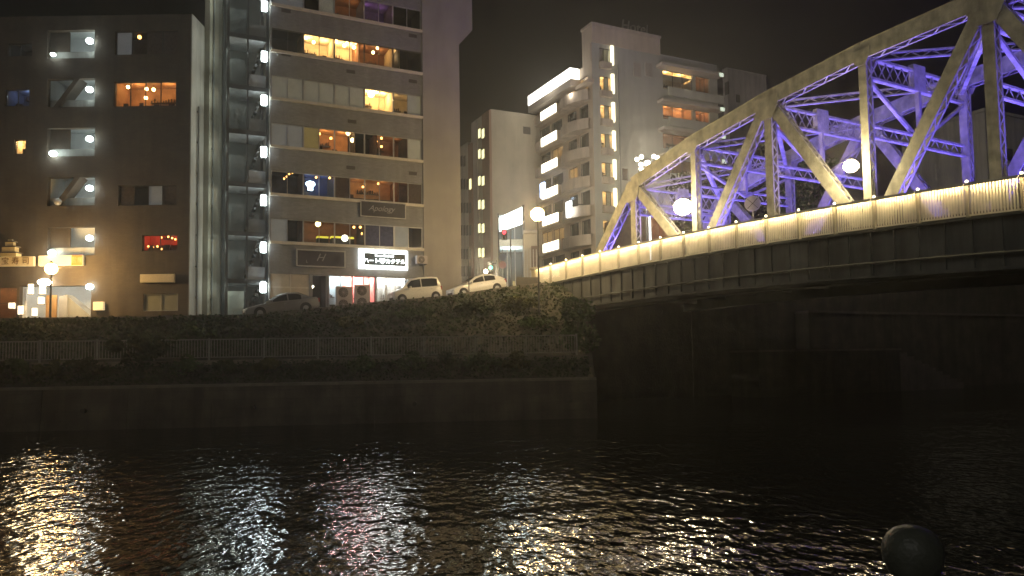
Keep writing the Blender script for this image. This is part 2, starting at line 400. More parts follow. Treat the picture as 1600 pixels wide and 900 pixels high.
# street parapet
pe = empty('street_parapet', (-15.3, 46, 5.8), 0, 'low dark concrete parapet along the street edge above the slope', 'wall')
pm = MB(); pts = [(-160, 46.0)] + [(X, road_edge_y(X)) for X in (-15.3, -8.3, -4.3, -.7, 2.6)]
for (xa, ya), (xb, yb) in zip(pts, pts[1:]):
    za, zb = gz(xa, ya + .1), gz(xb, yb + .1)
    pm.add([(xa,ya,za-.4),(xb,yb,zb-.4),(xb,yb+.22,zb-.4),(xa,ya+.22,za-.4),(xa,ya,za+.22),(xb,yb,zb+.22),(xb,yb+.22,zb+.22),(xa,ya+.22,za+.22)],
           [(0,1,5,4),(4,5,6,7),(2,3,7,6),(3,0,4,7),(1,2,6,5)])
pm.build('parapet', mat('parapet_concrete', (.13, .12, .10), .9, .25, 1, .3, 10), pe, L(pe))
# bank wall under and beyond the bridge, in two stepped tiers
bw = empty('abutment_wall', (2.4, 54.6, 0), 0, 'dark stone abutment and bank wall in the shadow below the bridge', 'wall')
U = Vector((.8988, .4384, 0)); V = Vector((-.4384, .8988, 0))
def bwp(s, d, z): p = Vector((2.4, 54.6, 0)) + U*s + V*d; return (p.x, p.y, z)
def tier(d0, z0, z1, d1, s0, s1):
    t_ = MB(); t_.quad(bwp(s0,d0,z0), bwp(s1,d0,z0), bwp(s1,d0,z1), bwp(s0,d0,z1)); t_.quad(bwp(s0,d0,z1), bwp(s1,d0,z1), bwp(s1,d1,z1), bwp(s0,d1,z1))
    t_.quad(bwp(s0,d0,z0), bwp(s0,d0,z1), bwp(s0,d1,z1), bwp(s0,d1,z0)); return t_
tier(-.1, -1, 8.35, .3, -2, 13).build('upper_wall', m_wall, bw, L(bw)); tier(-.12, -1, 10.4, .3, 13, 190).build('flood_wall', m_wall, bw, L(bw))
tier(-1.6, -1, 6.6, -.1, 24, 190).build('terrace_wall', m_wall, bw, L(bw))
tier(-1.75, 6.6, 6.8, -.1, 23.9, 190).build('terrace_coping', m_cope, bw, L(bw))
tier(-4.6, -1, 3.4, -1.6, 15.5, 31).build('landing_wall', m_wall, bw, L(bw))
tier(-4.75, 3.4, 3.56, -1.6, 15.4, 31.1).build('landing_coping', m_cope, bw, L(bw))
for k in range(9):
    MB().add(*(lambda t_: (t_.v, t_.f))(tier(-4.6, -1, 3.2 - .33*k, -2.6, 31 + .9*k, 31.9 + .9*k))).build('step', m_cope, bw, L(bw))

# ---- promenade fence
fe = empty('promenade_fence', (-20, 42.3 - 2.1, 3.34), 0, 'long grey metal fence of upright bars along the far promenade', 'fence')
m_fence = mat('fence_paint', (.17, .17, .155), .5, .12)
fx0, fx1 = -44.0, 3.6
nb = 17; st = (fx1 - fx0) / nb
def fp(X, z): return (X, 42.3 + TB*X, z)
for k in range(nb + 1):
    X = fx0 + st*k
    MB().bar(fp(X, 3.34), fp(X, 4.52), .09, .09).build('post', m_fence, fe, L(fe))
for k in range(nb):
    a, b = fx0 + st*k + .045, fx0 + st*(k+1) - .045
    MB().bar(fp(a, 4.44), fp(b, 4.44), .05, .06).build('top_rail', m_fence, fe, L(fe))
    MB().bar(fp(a, 3.5), fp(b, 3.5), .04, .05).build('bottom_rail', m_fence, fe, L(fe))
    bars = MB(); nbar = 18
    for j in range(nbar):
        X = a + (b-a)*(j+.5)/nbar; bars.bar(fp(X, 3.525), fp(X, 4.41), .032, .022)
    tag(bars.build('bars', m_fence, fe, L(fe)), kind='stuff')

# ---- foliage
def leafmat(name, c, v=.45):
    m = mat(name, c, .95, v, 1.3, spec=.08); return m
m_leaf = [leafmat('leaf_green', (.055, .085, .03)), leafmat('leaf_dark', (.04, .055, .025)), leafmat('leaf_olive', (.085, .085, .03))]
m_bark = mat('bark', (.07, .055, .04), .9, .3, 4, .5, 15)
def leaves(rg, c, rad, n, size, clumps=9):
    mb = MB(); cl = []
    for k in range(clumps):
        while True:
            p = Vector((rg.uniform(-1,1), rg.uniform(-1,1), rg.uniform(-.9,1)))
            if p.length < 1: break
        cl.append((p * .72, rg.uniform(.28, .5)))
    for k in range(n):
        cc, cr = cl[rg.randrange(clumps)]
        d = Vector((rg.gauss(0,1), rg.gauss(0,1), rg.gauss(0,1))).normalized() * cr * rg.uniform(.55, 1)
        p = cc + d; p = Vector((c[0] + p.x*rad[0], c[1] + p.y*rad[1], c[2] + p.z*rad[2]))
        a = Vector((rg.gauss(0,1), rg.gauss(0,1), rg.gauss(0,.6))).normalized(); b = a.cross(Vector((rg.gauss(0,1), rg.gauss(0,1), rg.gauss(0,1)))).normalized()
        s_ = size * rg.uniform(.6, 1.3)
        mb.add([p - a*s_, p + b*s_*.55, p + a*s_, p - b*s_*.55], [(0,1,2,3)])
    return mb
def shrub(X, Y, z, r, h, label, mi, seed, n=420, group='shrubs on the far bank', name='shrub', lean=0):
    rg = random.Random(seed); e_ = empty(name, (X, Y, z), 0, label, 'shrub', group)
    st = MB()
    for k in range(4):
        a = rg.uniform(0, 6.3); st.tube((0, 0, -.1), (r*.4*math.cos(a), r*.4*math.sin(a), h*.6), .035, .015, 5)
    st.build('stems', m_bark, e_)
    leaves(rg, (0, 0, h*.52), (r, r*.8, h*.52), n, .13, 8).build('foliage', m_leaf[mi], e_)
    return e_
def onbank(px, Y0, py=560):
    X = (px - 800) / FPX * Y0
    for _ in range(4): X = at(px, py, Y0 + TB*X).x
    return X
bed = [(20, .9, .8, 0, 'low shrub at the far left end of the planting below the fence'), (75, .8, .7, 2, 'small olive shrub below the fence beneath the street lamp'),
       (130, 1.0, .9, 1, 'dark shrub below the fence left of the tall promenade bush'), (285, 1.0, .9, 0, 'green shrub below the fence just right of the tall promenade bush'),
       (350, .8, .6, 1, 'low dark shrub below the fence under the stair tower'), (415, .9, .7, 2, 'olive shrub below the fence beneath the parked silver sedan'),
       (495, .8, .6, 1, 'low dark shrub below the fence under the dark framed signboard'), (560, 1.1, .9, 0, 'green shrub below the fence under the shop with the lit sign'),
       (640, 1.1, 1.0, 0, 'bushy green shrub below the fence beneath the boxy minicar'), (700, .9, .7, 1, 'dark shrub below the fence beneath the gap between two cars'),
       (755, 1.3, 1.05, 0, 'wide bright green shrub below the fence beneath the white hatchback'), (810, 1.0, .9, 2, 'olive shrub near the right end of the planting below the fence')]
for i, (px, r, h, mi, lb) in enumerate(bed):
    X = onbank(px, 41.2, 578); shrub(X, 41.25 + TB*X, 2.5, r, h + .3, lb, mi, 100 + i)
X = onbank(215, 41.6); shrub(X, 41.7 + TB*X, 2.8, 1.9, 2.5, 'tall dark bush covering the fence below the brown building', 1, 50, 1500)
X = onbank(895, 43.5, 500)
shrub(X, 43.5 + TB*X, 3.2, 1.7, 3.6, 'tall leafy bush by the right end of the promenade under the bridge', 0, 51, 1500)
slope_sh = [(300, .5, 'rounded dark shrub on the slope below the grey building side'), (450, .5, 'dark shrub on the slope below the parked silver sedan'), (560, .5, 'dark shrub on the slope below the two condenser units'), (650, .45, 'dark shrub on the slope below the boxy minicar'),
            (740, .4, 'dark shrub on the slope below the white hatchback'), (815, .4, 'dark shrub high on the slope near the bridge end'), (845, .7, 'dense dark shrub at the foot of the slope near the bridge end')]
for i, (px, t, lb) in enumerate(slope_sh):
    X = (px - 800) / FPX * 48
    ya = 45 + TB*X; yb = road_edge_y(X); Y = ya + (yb-ya)*(1-t); X = at(px, 500, Y).x
    shrub(X, Y, 3.1 + (gz(X, yb) - 3.3)*(1-t), 1.5, 1.3, lb, (0, 1, 2)[i % 3], 200 + i, 700)
# ivy over the slope
rg = random.Random(11); iv = MB()
for k in range(14000):
    X = rg.uniform(-32, XR - .2); t = rg.random()
    ya = 45.1 + TB*X; yb = road_edge_y(X) - .05; Y = ya + (yb-ya)*t; z = 3.36 + (gz(X, yb) - 3.31) * (t**.8) + rg.uniform(-.05, .22)
    a = Vector((rg.gauss(0,1), rg.gauss(0,1), rg.gauss(0,.7))).normalized(); b = a.cross(Vector((rg.gauss(0,1), rg.gauss(0,1), rg.gauss(0,1)))).normalized()
    p = Vector((X, Y, z)); s_ = rg.uniform(.07, .15)
    iv.add([p - a*s_, p + b*s_*.6, p + a*s_, p - b*s_*.6], [(0,1,2,3)])
for k in range(7000):
    X = rg.uniform(-32, XR - .2); t = rg.random()
    Y = 40.65 + 1.4*t + TB*X; z = 2.14 + 1.0*t + rg.uniform(-.03, .2)
    a = Vector((rg.gauss(0,1), rg.gauss(0,1), rg.gauss(0,.7))).normalized(); b = a.cross(Vector((rg.gauss(0,1), rg.gauss(0,1), rg.gauss(0,1)))).normalized()
    p = Vector((X, Y, z)); s_ = rg.uniform(.06, .12)
    iv.add([p - a*s_, p + b*s_*.6, p + a*s_, p - b*s_*.6], [(0,1,2,3)])
tag(iv.build('ground_cover', m_leaf[1]), 'dark ivy and ground cover over the far bank', 'ground cover', kind='stuff')

# ================================================================== bridge
B0 = Vector((2.33, 57.0, 0)); BD = Vector((.5, -.866, 0)); BN = Vector((.866, .5, 0))
def dz(t): return 8.9 - .0013 * (t - 14)**2 if t > 0 else 8.9 - .0013*196
def T(t, off, z): p = B0 + BD*t + BN*off; return Vector((p.x, p.y, z))
m_paint = mat('bridge_paint', (.46, .44, .33), .6, .32, 2.2, .25, 14, streak=0.35)
m_deck = mat('deck_steel', (.10, .105, .105), .7, .25, 1)
bridge = empty('truss_bridge', T(0, 3, 8.65), 0, 'steel truss road bridge lit violet from inside crossing the river at right', 'bridge')
BL = L(bridge)
def lace(p, q, b, h, nrm, pitch=None, bw_=.07, faces=(-1, 1)):
    p = Vector(p); q = Vector(q); d = (q-p); ln = d.length; d.normalize(); nrm = Vector(nrm); m_ = nrm.cross(d).normalized()
    pitch = pitch or b * 1.15; k = max(2, int(ln / pitch)); mb = MB()
    for f in faces:
        for i in range(k):
            a = p + d*(ln*i/k); c = p + d*(ln*(i+1)/k); sg = 1 if i % 2 else -1
            mb.bar(a + m_*(f*h/2) - nrm*(sg*b/2), c + m_*(f*h/2) + nrm*(sg*b/2), bw_, .02, side=d.cross(m_))
    return mb
def member(name, p, q, b, h, nrm, cover=0, pitch=None, faces=(-1, 1)):
    p = Vector(p); q = Vector(q); d = (q-p).normalized(); nrm = Vector(nrm).normalized(); m_ = nrm.cross(d).normalized()
    if m_.z < 0: m_ = -m_
    mb = MB()
    for s_ in (-1, 1):
        mb.bar(p + nrm*(s_*b/2), q + nrm*(s_*b/2), .03, h, side=nrm)
        for f in (-1, 1):
            if cover and f > 0: continue
            mb.bar(p + nrm*(s_*(b/2-.055)) + m_*(f*(h/2-.012)), q + nrm*(s_*(b/2-.055)) + m_*(f*(h/2-.012)), .08, .02, side=nrm)
    if cover: mb.bar(p + m_*(h/2+.012), q + m_*(h/2+.012), b + .1, .024, side=nrm)
    o = mb.build(name, m_paint, bridge, BL)
    nn = nrm if nrm.cross(d).z >= 0 else -nrm
    lace(p, q, b - .06, h - .03, nn, pitch, faces=(-1,) if cover else faces).build('lacing', m_paint, o)
    return o
UT = [7.4 + 5.9*k for k in range(9)]; UZ = [15.0, 16.4, 17.3, 17.9, 18.1, 17.9, 17.3, 16.4, 15.0]
LT = [1.5] + UT + [60.5]
WID = 8.5
for off in (3.0, 3.0 + WID):
    up = [T(t, off, z) for t, z in zip(UT, UZ)]; lo = [T(t, off, dz(t) - .1) for t in LT]
    ol = BN
    for k in range(8): member('top_chord', up[k], up[k+1], .6, .84, ol, cover=1, pitch=.6)
    member('end_post', lo[0], up[0], .58, .72, ol, cover=1, pitch=.6); member('end_post', lo[-1], up[-1], .58, .72, ol, cover=1, pitch=.6)
    for k in range(9): member('vertical_post', lo[k+1], up[k] - Vector((0, 0, .2)), .44, .42 if k % 2 else .5, ol, pitch=.45)
    for k in range(0, 8):
        a, b = (up[k], lo[k+2]) if k % 2 == 0 else (lo[k+1], up[k+1])
        if k % 2 == 0: member('diagonal', up[k], lo[k+2], .48, .62, ol, pitch=.5)
        else: member('diagonal', lo[k+1], up[k+1], .48, .62, ol, pitch=.5)
    for k in range(10):
        MB().bar(lo[k], lo[k+1], .5, .6, side=ol).build('bottom_chord', m_paint, bridge, BL)
    for k in range(9):                               # gusset plates at the upper nodes
        sgn = 1 if k % 2 == 0 else .62
        g = MB(); c = up[k]; d = BD
        for s_ in (-1, 1):
            o_ = c + BN*(s_*.325)
            vs = [o_ + d*x*sgn + Vector((0, 0, z*sgn)) for x, z in ((-.85, .12), (.85, .12), (.85, -.35), (.42, -1.15), (-.42, -1.15), (-.85, -.35))]
            if k == 0: vs = [o_ + d*x + Vector((0, 0, z)) for x, z in ((-.5, .1), (.7, .38), (.8, -.3), (.5, -1.15), (-.5, -1.25), (-.95, -.9))]
            v2 = [v + BN*(s_*.02) for v in vs]
            g.add(vs + v2, [(0,1,2,3,4,5)[::-1], (6,7,8,9,10,11)] + [(i, (i+1)%6, 6+(i+1)%6, 6+i) for i in range(6)])
        g.build('gusset_plate', m_paint, bridge, BL)
# sway frames between the trusses
for k, (t, z) in enumerate(zip(UT, UZ)):
    zt = z - .25; zb = z - 1.25; o0, o1 = 3.33, 3.0 + WID - .33
    mb = MB()
    for zz in (zt, zb): mb.bar(T(t, o0, zz), T(t, o1, zz), .26, .12, side=BD)
    st_ = mb.build('sway_strut', m_paint, bridge, BL)
    lc = MB(); nl = 12
    for i in range(nl):
        a = o0 + (o1-o0)*i/nl; b = o0 + (o1-o0)*(i+1)/nl
        lc.bar(T(t, a, zb+.05), T(t, b, zt-.05), .02, .075, side=BD); lc.bar(T(t, a, zt-.05), T(t, b, zb+.05), .021, .06, side=BD)
    lc.build('lacing', m_paint, st_)
    mid = (o0 + o1) / 2
    MB().add(*(lambda q: (q.v, q.f))(MB().bar(T(t, mid-.5, z-.6), T(t, mid+.5, z-.6), .30, 1.35, side=BD))).build('centre_plate', m_paint, bridge, BL)
    zl = max(z - 3.9, 13.4 if k not in (0, 8) else 13.2)
    MB().bar(T(t, mid, zl), T(t, mid, zb), .22, .2, side=BD).build('hanger', m_paint, bridge, BL)
    for s_ in (o0, o1):
        MB().bar(T(t, s_, zb - .2), T(t, mid, zl), .2, .14, side=BD).build('sway_brace', m_paint, bridge, BL)
    mb = MB()
    for dd in (-.28, .28): mb.bar(T(t, o0, zl + dd), T(t, o1, zl + dd), .2, .1, side=BD)
    ls_ = mb.build('lower_strut', m_paint, bridge, BL); lc = MB()
    for i in range(18):
        sg = .26 if i % 2 else -.26; lc.bar(T(t, o0 + (o1-o0)*i/18, zl - sg), T(t, o0 + (o1-o0)*(i+1)/18, zl + sg), .02, .06, side=BD)
    lc.build('lacing', m_paint, ls_)
for k in range(8):
    z0, z1 = UZ[k] - .1, UZ[k+1] - .1
    for (a, b) in ((3.3, 3.0+WID-.3), (3.0+WID-.3, 3.3)):
        m_o = 3.0 + WID/2
        dz_ = .12 if a < 4 else .5
        P, Q_ = T(UT[k], a, z0 - dz_), T(UT[k+1], b, z1 - dz_); w_ = Vector((0, 0, .17))
        mb = MB().bar(P + w_, Q_ + w_, .2, .07); mb.bar(P - w_, Q_ - w_, .2, .07); lb_ = mb.build('lateral_brace', m_paint, bridge, BL)
        lc = MB(); nl = 20
        for i in range(nl):
            sg = 1 if i % 2 else -1; lc.bar(P.lerp(Q_, i/nl) - w_*sg*.8, P.lerp(Q_, (i+1)/nl) + w_*sg*.8, .02, .06)
        lc.build('lacing', m_paint, lb_)
# floor system
ts = [-3 + 1.5*k for k in range(46)]
def ribbon(o0, o1, za, zb, m, name, par=bridge):
    mb = MB()
    for t in ts:
        z = dz(t)
        for (o, q) in ((o0, za), (o1, za), (o1, zb), (o0, zb)): mb.v.append(tuple(T(t, o, z + q)))
    for i in range(len(ts) - 1):
        for j in range(4): mb.f.append((i*4+j, i*4+(j+1)%4, (i+1)*4+(j+1)%4, (i+1)*4+j))
    mb.f.append((0,1,2,3)); k = (len(ts)-1)*4; mb.f.append((k+3,k+2,k+1,k))
    return mb.build(name, m, par, BL)
ribbon(3.6, 10.9, -.25, 0, m_asphalt, 'road_deck'); ribbon(.1, 3.6, -.2, .15, m_deck, 'footway'); ribbon(10.9, 14.4, -.2, .15, m_deck, 'footway')
m_fascia = mat('fascia_paint', (.09, .095, .088), .8, .3, .7, spec=.15, streak=0.5)
ribbon(0, .1, -2.1, .12, m_fascia, 'fascia'); ribbon(-.24, .0, -.17, -.09, m_fascia, 'fascia_ledge'); ribbon(14.4, 14.5, -.75, .12, m_fascia, 'fascia')
ribbon(2.6, 3.4, -2.1, -.7, m_deck, 'plate_girder'); ribbon(2.45, 3.55, -2.18, -2.1, m_fascia, 'girder_flange'); ribbon(11.1, 11.9, -2.1, -.7, m_deck, 'plate_girder')
for t in [1.5 + 2.95*k for k in range(21)]:
    z = dz(t)
    MB().add([T(t-.1,.1,z-.2), T(t-.1,14.4,z-.2), T(t-.1,14.4,z-.75), T(t-.1,11.9,z-1.6), T(t-.1,2.6,z-1.6), T(t-.1,.1,z-.75), T(t+.1,.1,z-.2), T(t+.1,14.4,z-.2), T(t+.1,14.4,z-.75), T(t+.1,11.9,z-1.6), T(t+.1,2.6,z-1.6), T(t+.1,.1,z-.75)],
             [(0,1,2,3,4,5),(11,10,9,8,7,6)] + [(i,(i+1)%6,6+(i+1)%6,6+i) for i in range(6)]).build('cross_beam', m_deck, bridge, BL)
st_me = None
for k in range(44):
    t = -1.5 + 1.1*k; z = dz(t)
    MB().bar(T(t, -.05, z - 2.05), T(t, -.05, z - .19), .03, .1, side=BD).build('stiffener', m_fascia, bridge, BL)
ribbon(-.14, .12, -2.2, -2.1, m_fascia, 'girder_flange')
pm = MB()
for t0_, t1_ in zip(ts, ts[1:]): pm.tube(T(t0_, -.16, dz(t0_) - 1.55), T(t1_, -.16, dz(t1_) - 1.55), .06, n=6, cap=False)
pm.build('utility_pipe', m_fascia, bridge, BL)
# violet floodlights standing on the deck inside both trusses
m_violet = emis('violet_led', (.35, .3, 1.0), 6)
def spot(loc, tgt, power, c, ang, blend=.5, r=.1, parent=None):
    d = bpy.data.lights.new('floodlight_beam', 'SPOT'); d.energy = power; d.color = c; d.spot_size = R(ang); d.spot_blend = blend; d.shadow_soft_size = r
    o = bpy.data.objects.new('floodlight_beam', d); col.objects.link(o); o.location = loc
    o.rotation_euler = (Vector(tgt) - Vector(loc)).to_track_quat('-Z', 'Y').to_euler(); return o
VIOLET = (.14, .10, 1.0)
for i, t in enumerate([5.0, 10.4, 16.3, 22.2, 28.1, 34, 39.9, 45.8]):
    for off, sg in ((3.9, 1), (3.0 + WID - .9, -1)):
        z = dz(t)
        fl = MB().bar(T(t, off-.15, z+.16), T(t, off+.15, z+.16), .3, .2, side=BD).build('floodlight', m_black, bridge, BL)
        MB().bar(T(t, off-.12, z+.275), T(t, off+.12, z+.275), .24, .02, side=BD).build('lens', m_violet, fl)
        spot(T(t, off, z+.4), T(t, off + sg*1.2, z+7), 2900, VIOLET, 126, .7)
# ---- outer railing
m_rail = mat('rail_paint', (.62, .58, .46), .45, .1, 1.5)
m_railpost = mat('rail_post_paint', (.34, .31, .23), .5, .1)
m_ledr = emis('rail_led', (1.0, .76, .40), 125)
m_cap = emis('post_lamp', (1.0, .85, .55), 7)
def railing(off, outward, label, lit=True):
    rl = empty('bridge_railing', T(0, off, 8.65), 0, label, 'railing'); rL = L(rl)
    k = 0; t = -.6
    while t < 47:
        a, b = t, t + 2.0; za, zb = dz(a) - .08, dz(b) - .08; H = 1.33
        o = outward * BN
        p = MB().bar(T(a, off, za-.05), T(a, off, za + H + .04), .1, .16, side=BD).build('post', m_railpost, rl, rL)
        if lit: MB().ball(T(a, off, za + H + .1), .06, 8, 6).build('post_lamp', m_cap, p, smooth=True)
        MB().bar(T(a+.04, off, za + H), T(b-.04, off, zb + H), .11, .07, side=BN).build('handrail', m_rail, rl, rL)
        MB().bar(T(a+.04, off, za + .08), T(b-.04, off, zb + .08), .05, .06, side=BN).build('bottom_rail', m_rail, rl, rL)
        if lit:
            MB().bar(T(a+.1, off, za + H - .05) + o*.19, T(b-.1, off, zb + H - .05) + o*.19, .03, .025, side=BN).build('light_strip', m_ledr, rl, rL)
            mbk = MB().bar(T(a+.02, off, za + H - .005) + o*.14, T(b-.02, off, zb + H - .005) + o*.14, .17, .03, side=BN)
            mbk.bar(T(a+.02, off, za + H - .06) + o*.226, T(b-.02, off, zb + H - .06) + o*.226, .012, .09, side=BN)
            mbk.build('strip_housing', m_rail, rl, rL)
        pk = MB(); nn = 15
        for j in range(nn):
            f = (j + .5) / nn; tt = a + .11 + (b - a - .22)*f; z = za + (zb-za)*f
            pk.bar(T(tt, off, z + .11), T(tt, off, z + H - .035), .068, .03, side=BD)
        tag(pk.build('pickets', m_rail, rl, rL), kind='stuff')
        t += 2.0; k += 1
    return rl
railing(-.12, -1, 'cream picket railing glowing with strip lights along the near bridge edge')
railing(14.62, 1, 'unlit picket railing along the far side of the bridge deck', lit=False)
# ---- lanterns on the truss posts
m_lant = emis('lantern_glow', (1.0, .84, .55), 30)
def truss_lantern(t, z, label, power, m=m_lant, r=.36):
    p = T(t, 2.3, z); e_ = empty('truss_lantern', p, 0, label, 'lamp', 'lanterns fixed to the bridge truss')
    MB().ball((0, 0, 0), r, 14, 10, .85).build('globe', m, e_, smooth=True)
    MB().lathe([(.1, r*.8), (.16, r*.8+.03), (.05, r*.8+.16)], 12).build('cap', m_black, e_)
    q = T(t, 2.78, z) - p
    MB().tube((0, 0, r*.85+.08), (q.x, q.y, r*.85+.08), .035, n=6).build('bracket', m_black, e_)
    plight('lantern_light', p - BN*.6, power, (1.0, .80, .46), .25)
truss_lantern(24.6, zat(1346, 262, 37.2), 'bright round lantern on the tall bridge post at right', 650)
truss_lantern(12.8, zat(1071, 326, 47.6), 'bright round lantern on the bridge truss nearer the far bank', 1500, r=.58)

# ================================================================== the bar tower (26 degrees to the bank)
YAW = R(26)
p0 = at(420, 500, 53.0)
TW = Frame('bar_tower', p0.x, 53.0, 5.6, YAW, 'tall grey building with bands of bar windows lit orange', 'building')
F = TW.front; te = TW.e
m_spandrel = mat('spandrel_tile', (.265, .26, .25), .7, .1, .8, .08, 30, tile=(.3, .1, .8), streak=0.2)
m_towerwall = mat('tower_plaster', (.33, .305, .265), .85, .1, .5, .1, 15, streak=0.12)
m_sill = mat('sill_stone', (.62, .56, .44), .7, .1)
m_vent = mat('vent_dark', (.07, .06, .055), .6, .1)
A1, A2 = 11.3, 14.35
SILL = [11.62, 15.0, 18.42, 21.84, 25.26, 28.62, 32.0]; WH = 1.6
TOPZ = 35.0
ops = [(0.12, A1 - .05, z, z + WH) for z in SILL]
GF = (7.0, 9.35)
ops_g = [(.1, 2.75, GF[0], GF[1]), (2.95, 4.0, GF[0], GF[1]), (4.15, 7.55, GF[0], GF[1]), (7.65, 9.9, GF[0], GF[1]), (10.0, 10.9, GF[0]+.5, GF[1])]
facade(F, 0, A1, 5.6, TOPZ, ops + ops_g, .3).build('front_wall', m_spandrel, te)
bd = MB()
bd.quad(F(0,0,5.6), F(0,12,5.6), F(0,12,TOPZ), F(0,0,TOPZ)); bd.quad(F(A2,12,5.6), F(0,12,5.6), F(0,12,TOPZ), F(A2,12,TOPZ))
bd.quad(F(0,0,TOPZ), F(A2,0,TOPZ), F(A2,12,TOPZ), F(0,12,TOPZ))
bd.build('rear_walls', m_towerwall, te)
MB().mbox(F, (A1, -.12, 5.6), (A2, 11.9, TOPZ)).build('blank_wall', m_towerwall, te)
zc0 = TW.hitf(724, 72)[1]; zc1 = TW.hitf(737, 48)[1]; a3 = TW.hitf(737, 40)[0]
cb = MB(); cb.add([F(A2,-.12,zc0), F(a3,-.12,zc1), F(a3,-.12,TOPZ), F(A2,-.12,TOPZ), F(A2,6,zc0), F(a3,6,zc1), F(a3,6,TOPZ), F(A2,6,TOPZ)], [(0,1,2,3),(7,6,5,4),(0,4,5,1),(1,5,6,2),(2,6,7,3)])
cb.build('corbelled_wall', m_towerwall, te)
for z in SILL: MB().mbox(F, (.05, -.14, z - .2), (A1 + .02, .02, z)).build('sill', m_sill, te)
for px, py in ((447, 85), (548, 112), (645, 56), (550, 190), (645, 127), (548, 262), (645, 271), (447, 17)):
    a, z = TW.hitf(px, py); MB().mbox(F, (a-.32, -.02, z-.13), (a+.32, .01, z+.13)).build('vent', m_vent, te)
PW = (A1 - .17) / 10
def pa(i): return .12 + PW * i
# rooms: (from pane, to pane, wall material, light watts, colour); blinds per pane
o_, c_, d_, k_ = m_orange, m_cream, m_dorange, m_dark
BANDS = [
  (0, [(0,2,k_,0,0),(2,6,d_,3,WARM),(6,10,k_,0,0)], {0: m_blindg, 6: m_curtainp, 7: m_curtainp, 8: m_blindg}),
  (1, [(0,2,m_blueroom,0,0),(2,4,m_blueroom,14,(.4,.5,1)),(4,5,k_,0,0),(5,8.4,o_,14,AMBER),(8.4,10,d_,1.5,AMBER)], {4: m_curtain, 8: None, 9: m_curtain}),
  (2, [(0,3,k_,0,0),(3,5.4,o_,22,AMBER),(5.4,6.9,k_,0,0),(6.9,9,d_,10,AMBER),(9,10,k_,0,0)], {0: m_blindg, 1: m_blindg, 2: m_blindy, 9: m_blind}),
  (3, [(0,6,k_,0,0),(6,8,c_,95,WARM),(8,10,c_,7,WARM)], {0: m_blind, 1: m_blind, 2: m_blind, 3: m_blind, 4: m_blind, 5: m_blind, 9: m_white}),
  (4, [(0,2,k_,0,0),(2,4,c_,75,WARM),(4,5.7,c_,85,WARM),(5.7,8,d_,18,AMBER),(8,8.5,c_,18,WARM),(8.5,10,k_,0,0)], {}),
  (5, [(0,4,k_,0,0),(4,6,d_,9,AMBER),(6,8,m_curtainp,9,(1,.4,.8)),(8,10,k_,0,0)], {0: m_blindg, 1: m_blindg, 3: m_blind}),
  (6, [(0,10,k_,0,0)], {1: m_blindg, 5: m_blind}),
]
for bi, rooms, blinds in BANDS:
    z = SILL[bi]
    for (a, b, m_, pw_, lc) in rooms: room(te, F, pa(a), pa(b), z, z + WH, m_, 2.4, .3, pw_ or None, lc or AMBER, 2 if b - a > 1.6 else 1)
    for k in range(5):
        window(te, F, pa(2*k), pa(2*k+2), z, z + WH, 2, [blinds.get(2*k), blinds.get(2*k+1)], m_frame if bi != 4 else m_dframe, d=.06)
# ground floor
m_shutter = mat('beige_shutter', (.50, .43, .31), .7, .1)
o = MB().mbox(F, (.1, .08, GF[0]), (2.75, .14, GF[1])).build('shutter', m_shutter, te)
for k in range(1, 2): MB().mbox(F, (1.42, .05, GF[0]), (1.5, .08, GF[1])).build('shutter_post', m_sill, te)
MB().mbox(F, (.1, .04, 8.35), (2.75, .08, 8.45)).build('shutter_rail', m_sill, te)
room(te, F, 2.95, 4.0, GF[0], GF[1], m_dark, 2, .3)
room(te, F, 4.15, 5.2, GF[0], GF[1], m_whiteroom, 1.6, .3, 45, COOL)
m_redroom = mat('red_room', (.78, .42, .38), .8, .2)
room(te, F, 5.25, 7.5, GF[0], GF[1], m_redroom, 1.6, .3, 260, (1, .5, .46), 2)
room(te, F, 7.65, 9.9, GF[0], GF[1], m_whiteroom, 1.4, .3, 150, (1, .92, .85), 2)
room(te, F, 10, 10.9, GF[0]+.5, GF[1], m_dark, 1.4, .3)
window(te, F, 2.95, 4.0, GF[0], GF[1], 1, None, m_frame); window(te, F, 4.15, 5.85, GF[0], GF[1], 2); window(te, F, 5.85, 7.55, GF[0], GF[1], 2, None, mat('red_frame', (.4, .05, .05), .5)); window(te, F, 7.65, 9.9, GF[0], GF[1], 3)
window(te, F, 10, 10.9, GF[0]+.5, GF[1], 1, [m_shutter])
m_sheer = mat('sheer_curtain', (.55, .5, .48), .9, .4, 9)
cu = MB()
for k in range(22):
    a = 7.7 + k*.1; cu.mbox(F, (a, .35 + .03*(k % 2), GF[0]), (a + .06, .37 + .03*(k % 2), GF[1] - .55 + .1*random.random()))
tag(cu.build('curtain', m_sheer, te), kind='stuff')
# hanging lamps inside the bars
LB = 'hanging lamps in the bar windows'
def bulbs(lst, dep, r, m, label, cord=.25, name='pendant_lamp'):
    for i, (px, py) in enumerate(sorted(lst)):
        a, z = TW.hitf(px, py, dep); lampbulb(TW.world(a, dep, z), r, m, name, label + ordinal(i, len(lst)), 'lamp', LB, cord)
bulbs([(482,50),(499,51),(478,59),(490,66)], .9, .13, m_bulbw, 'glowing round lamp in the left half of the bright orange bar window')
bulbs([(532,52),(528,58),(525,64),(546,54),(542,64),(556,66),(538,71),(553,74),(549,60),(544,58)], 1.0, .14, m_bulbw, 'glowing lamp of the clustered chandelier in the bright orange bar window')
bulbs([(596,67),(590,75),(583,82)], .8, .12, m_bulbw, 'one of three glowing lamps stepping down behind the dim bar window')
bulbs([(587,141),(580,147)], .9, .26, m_bulbw, 'large glowing lamp in the bright window one floor below the chandelier', .1)
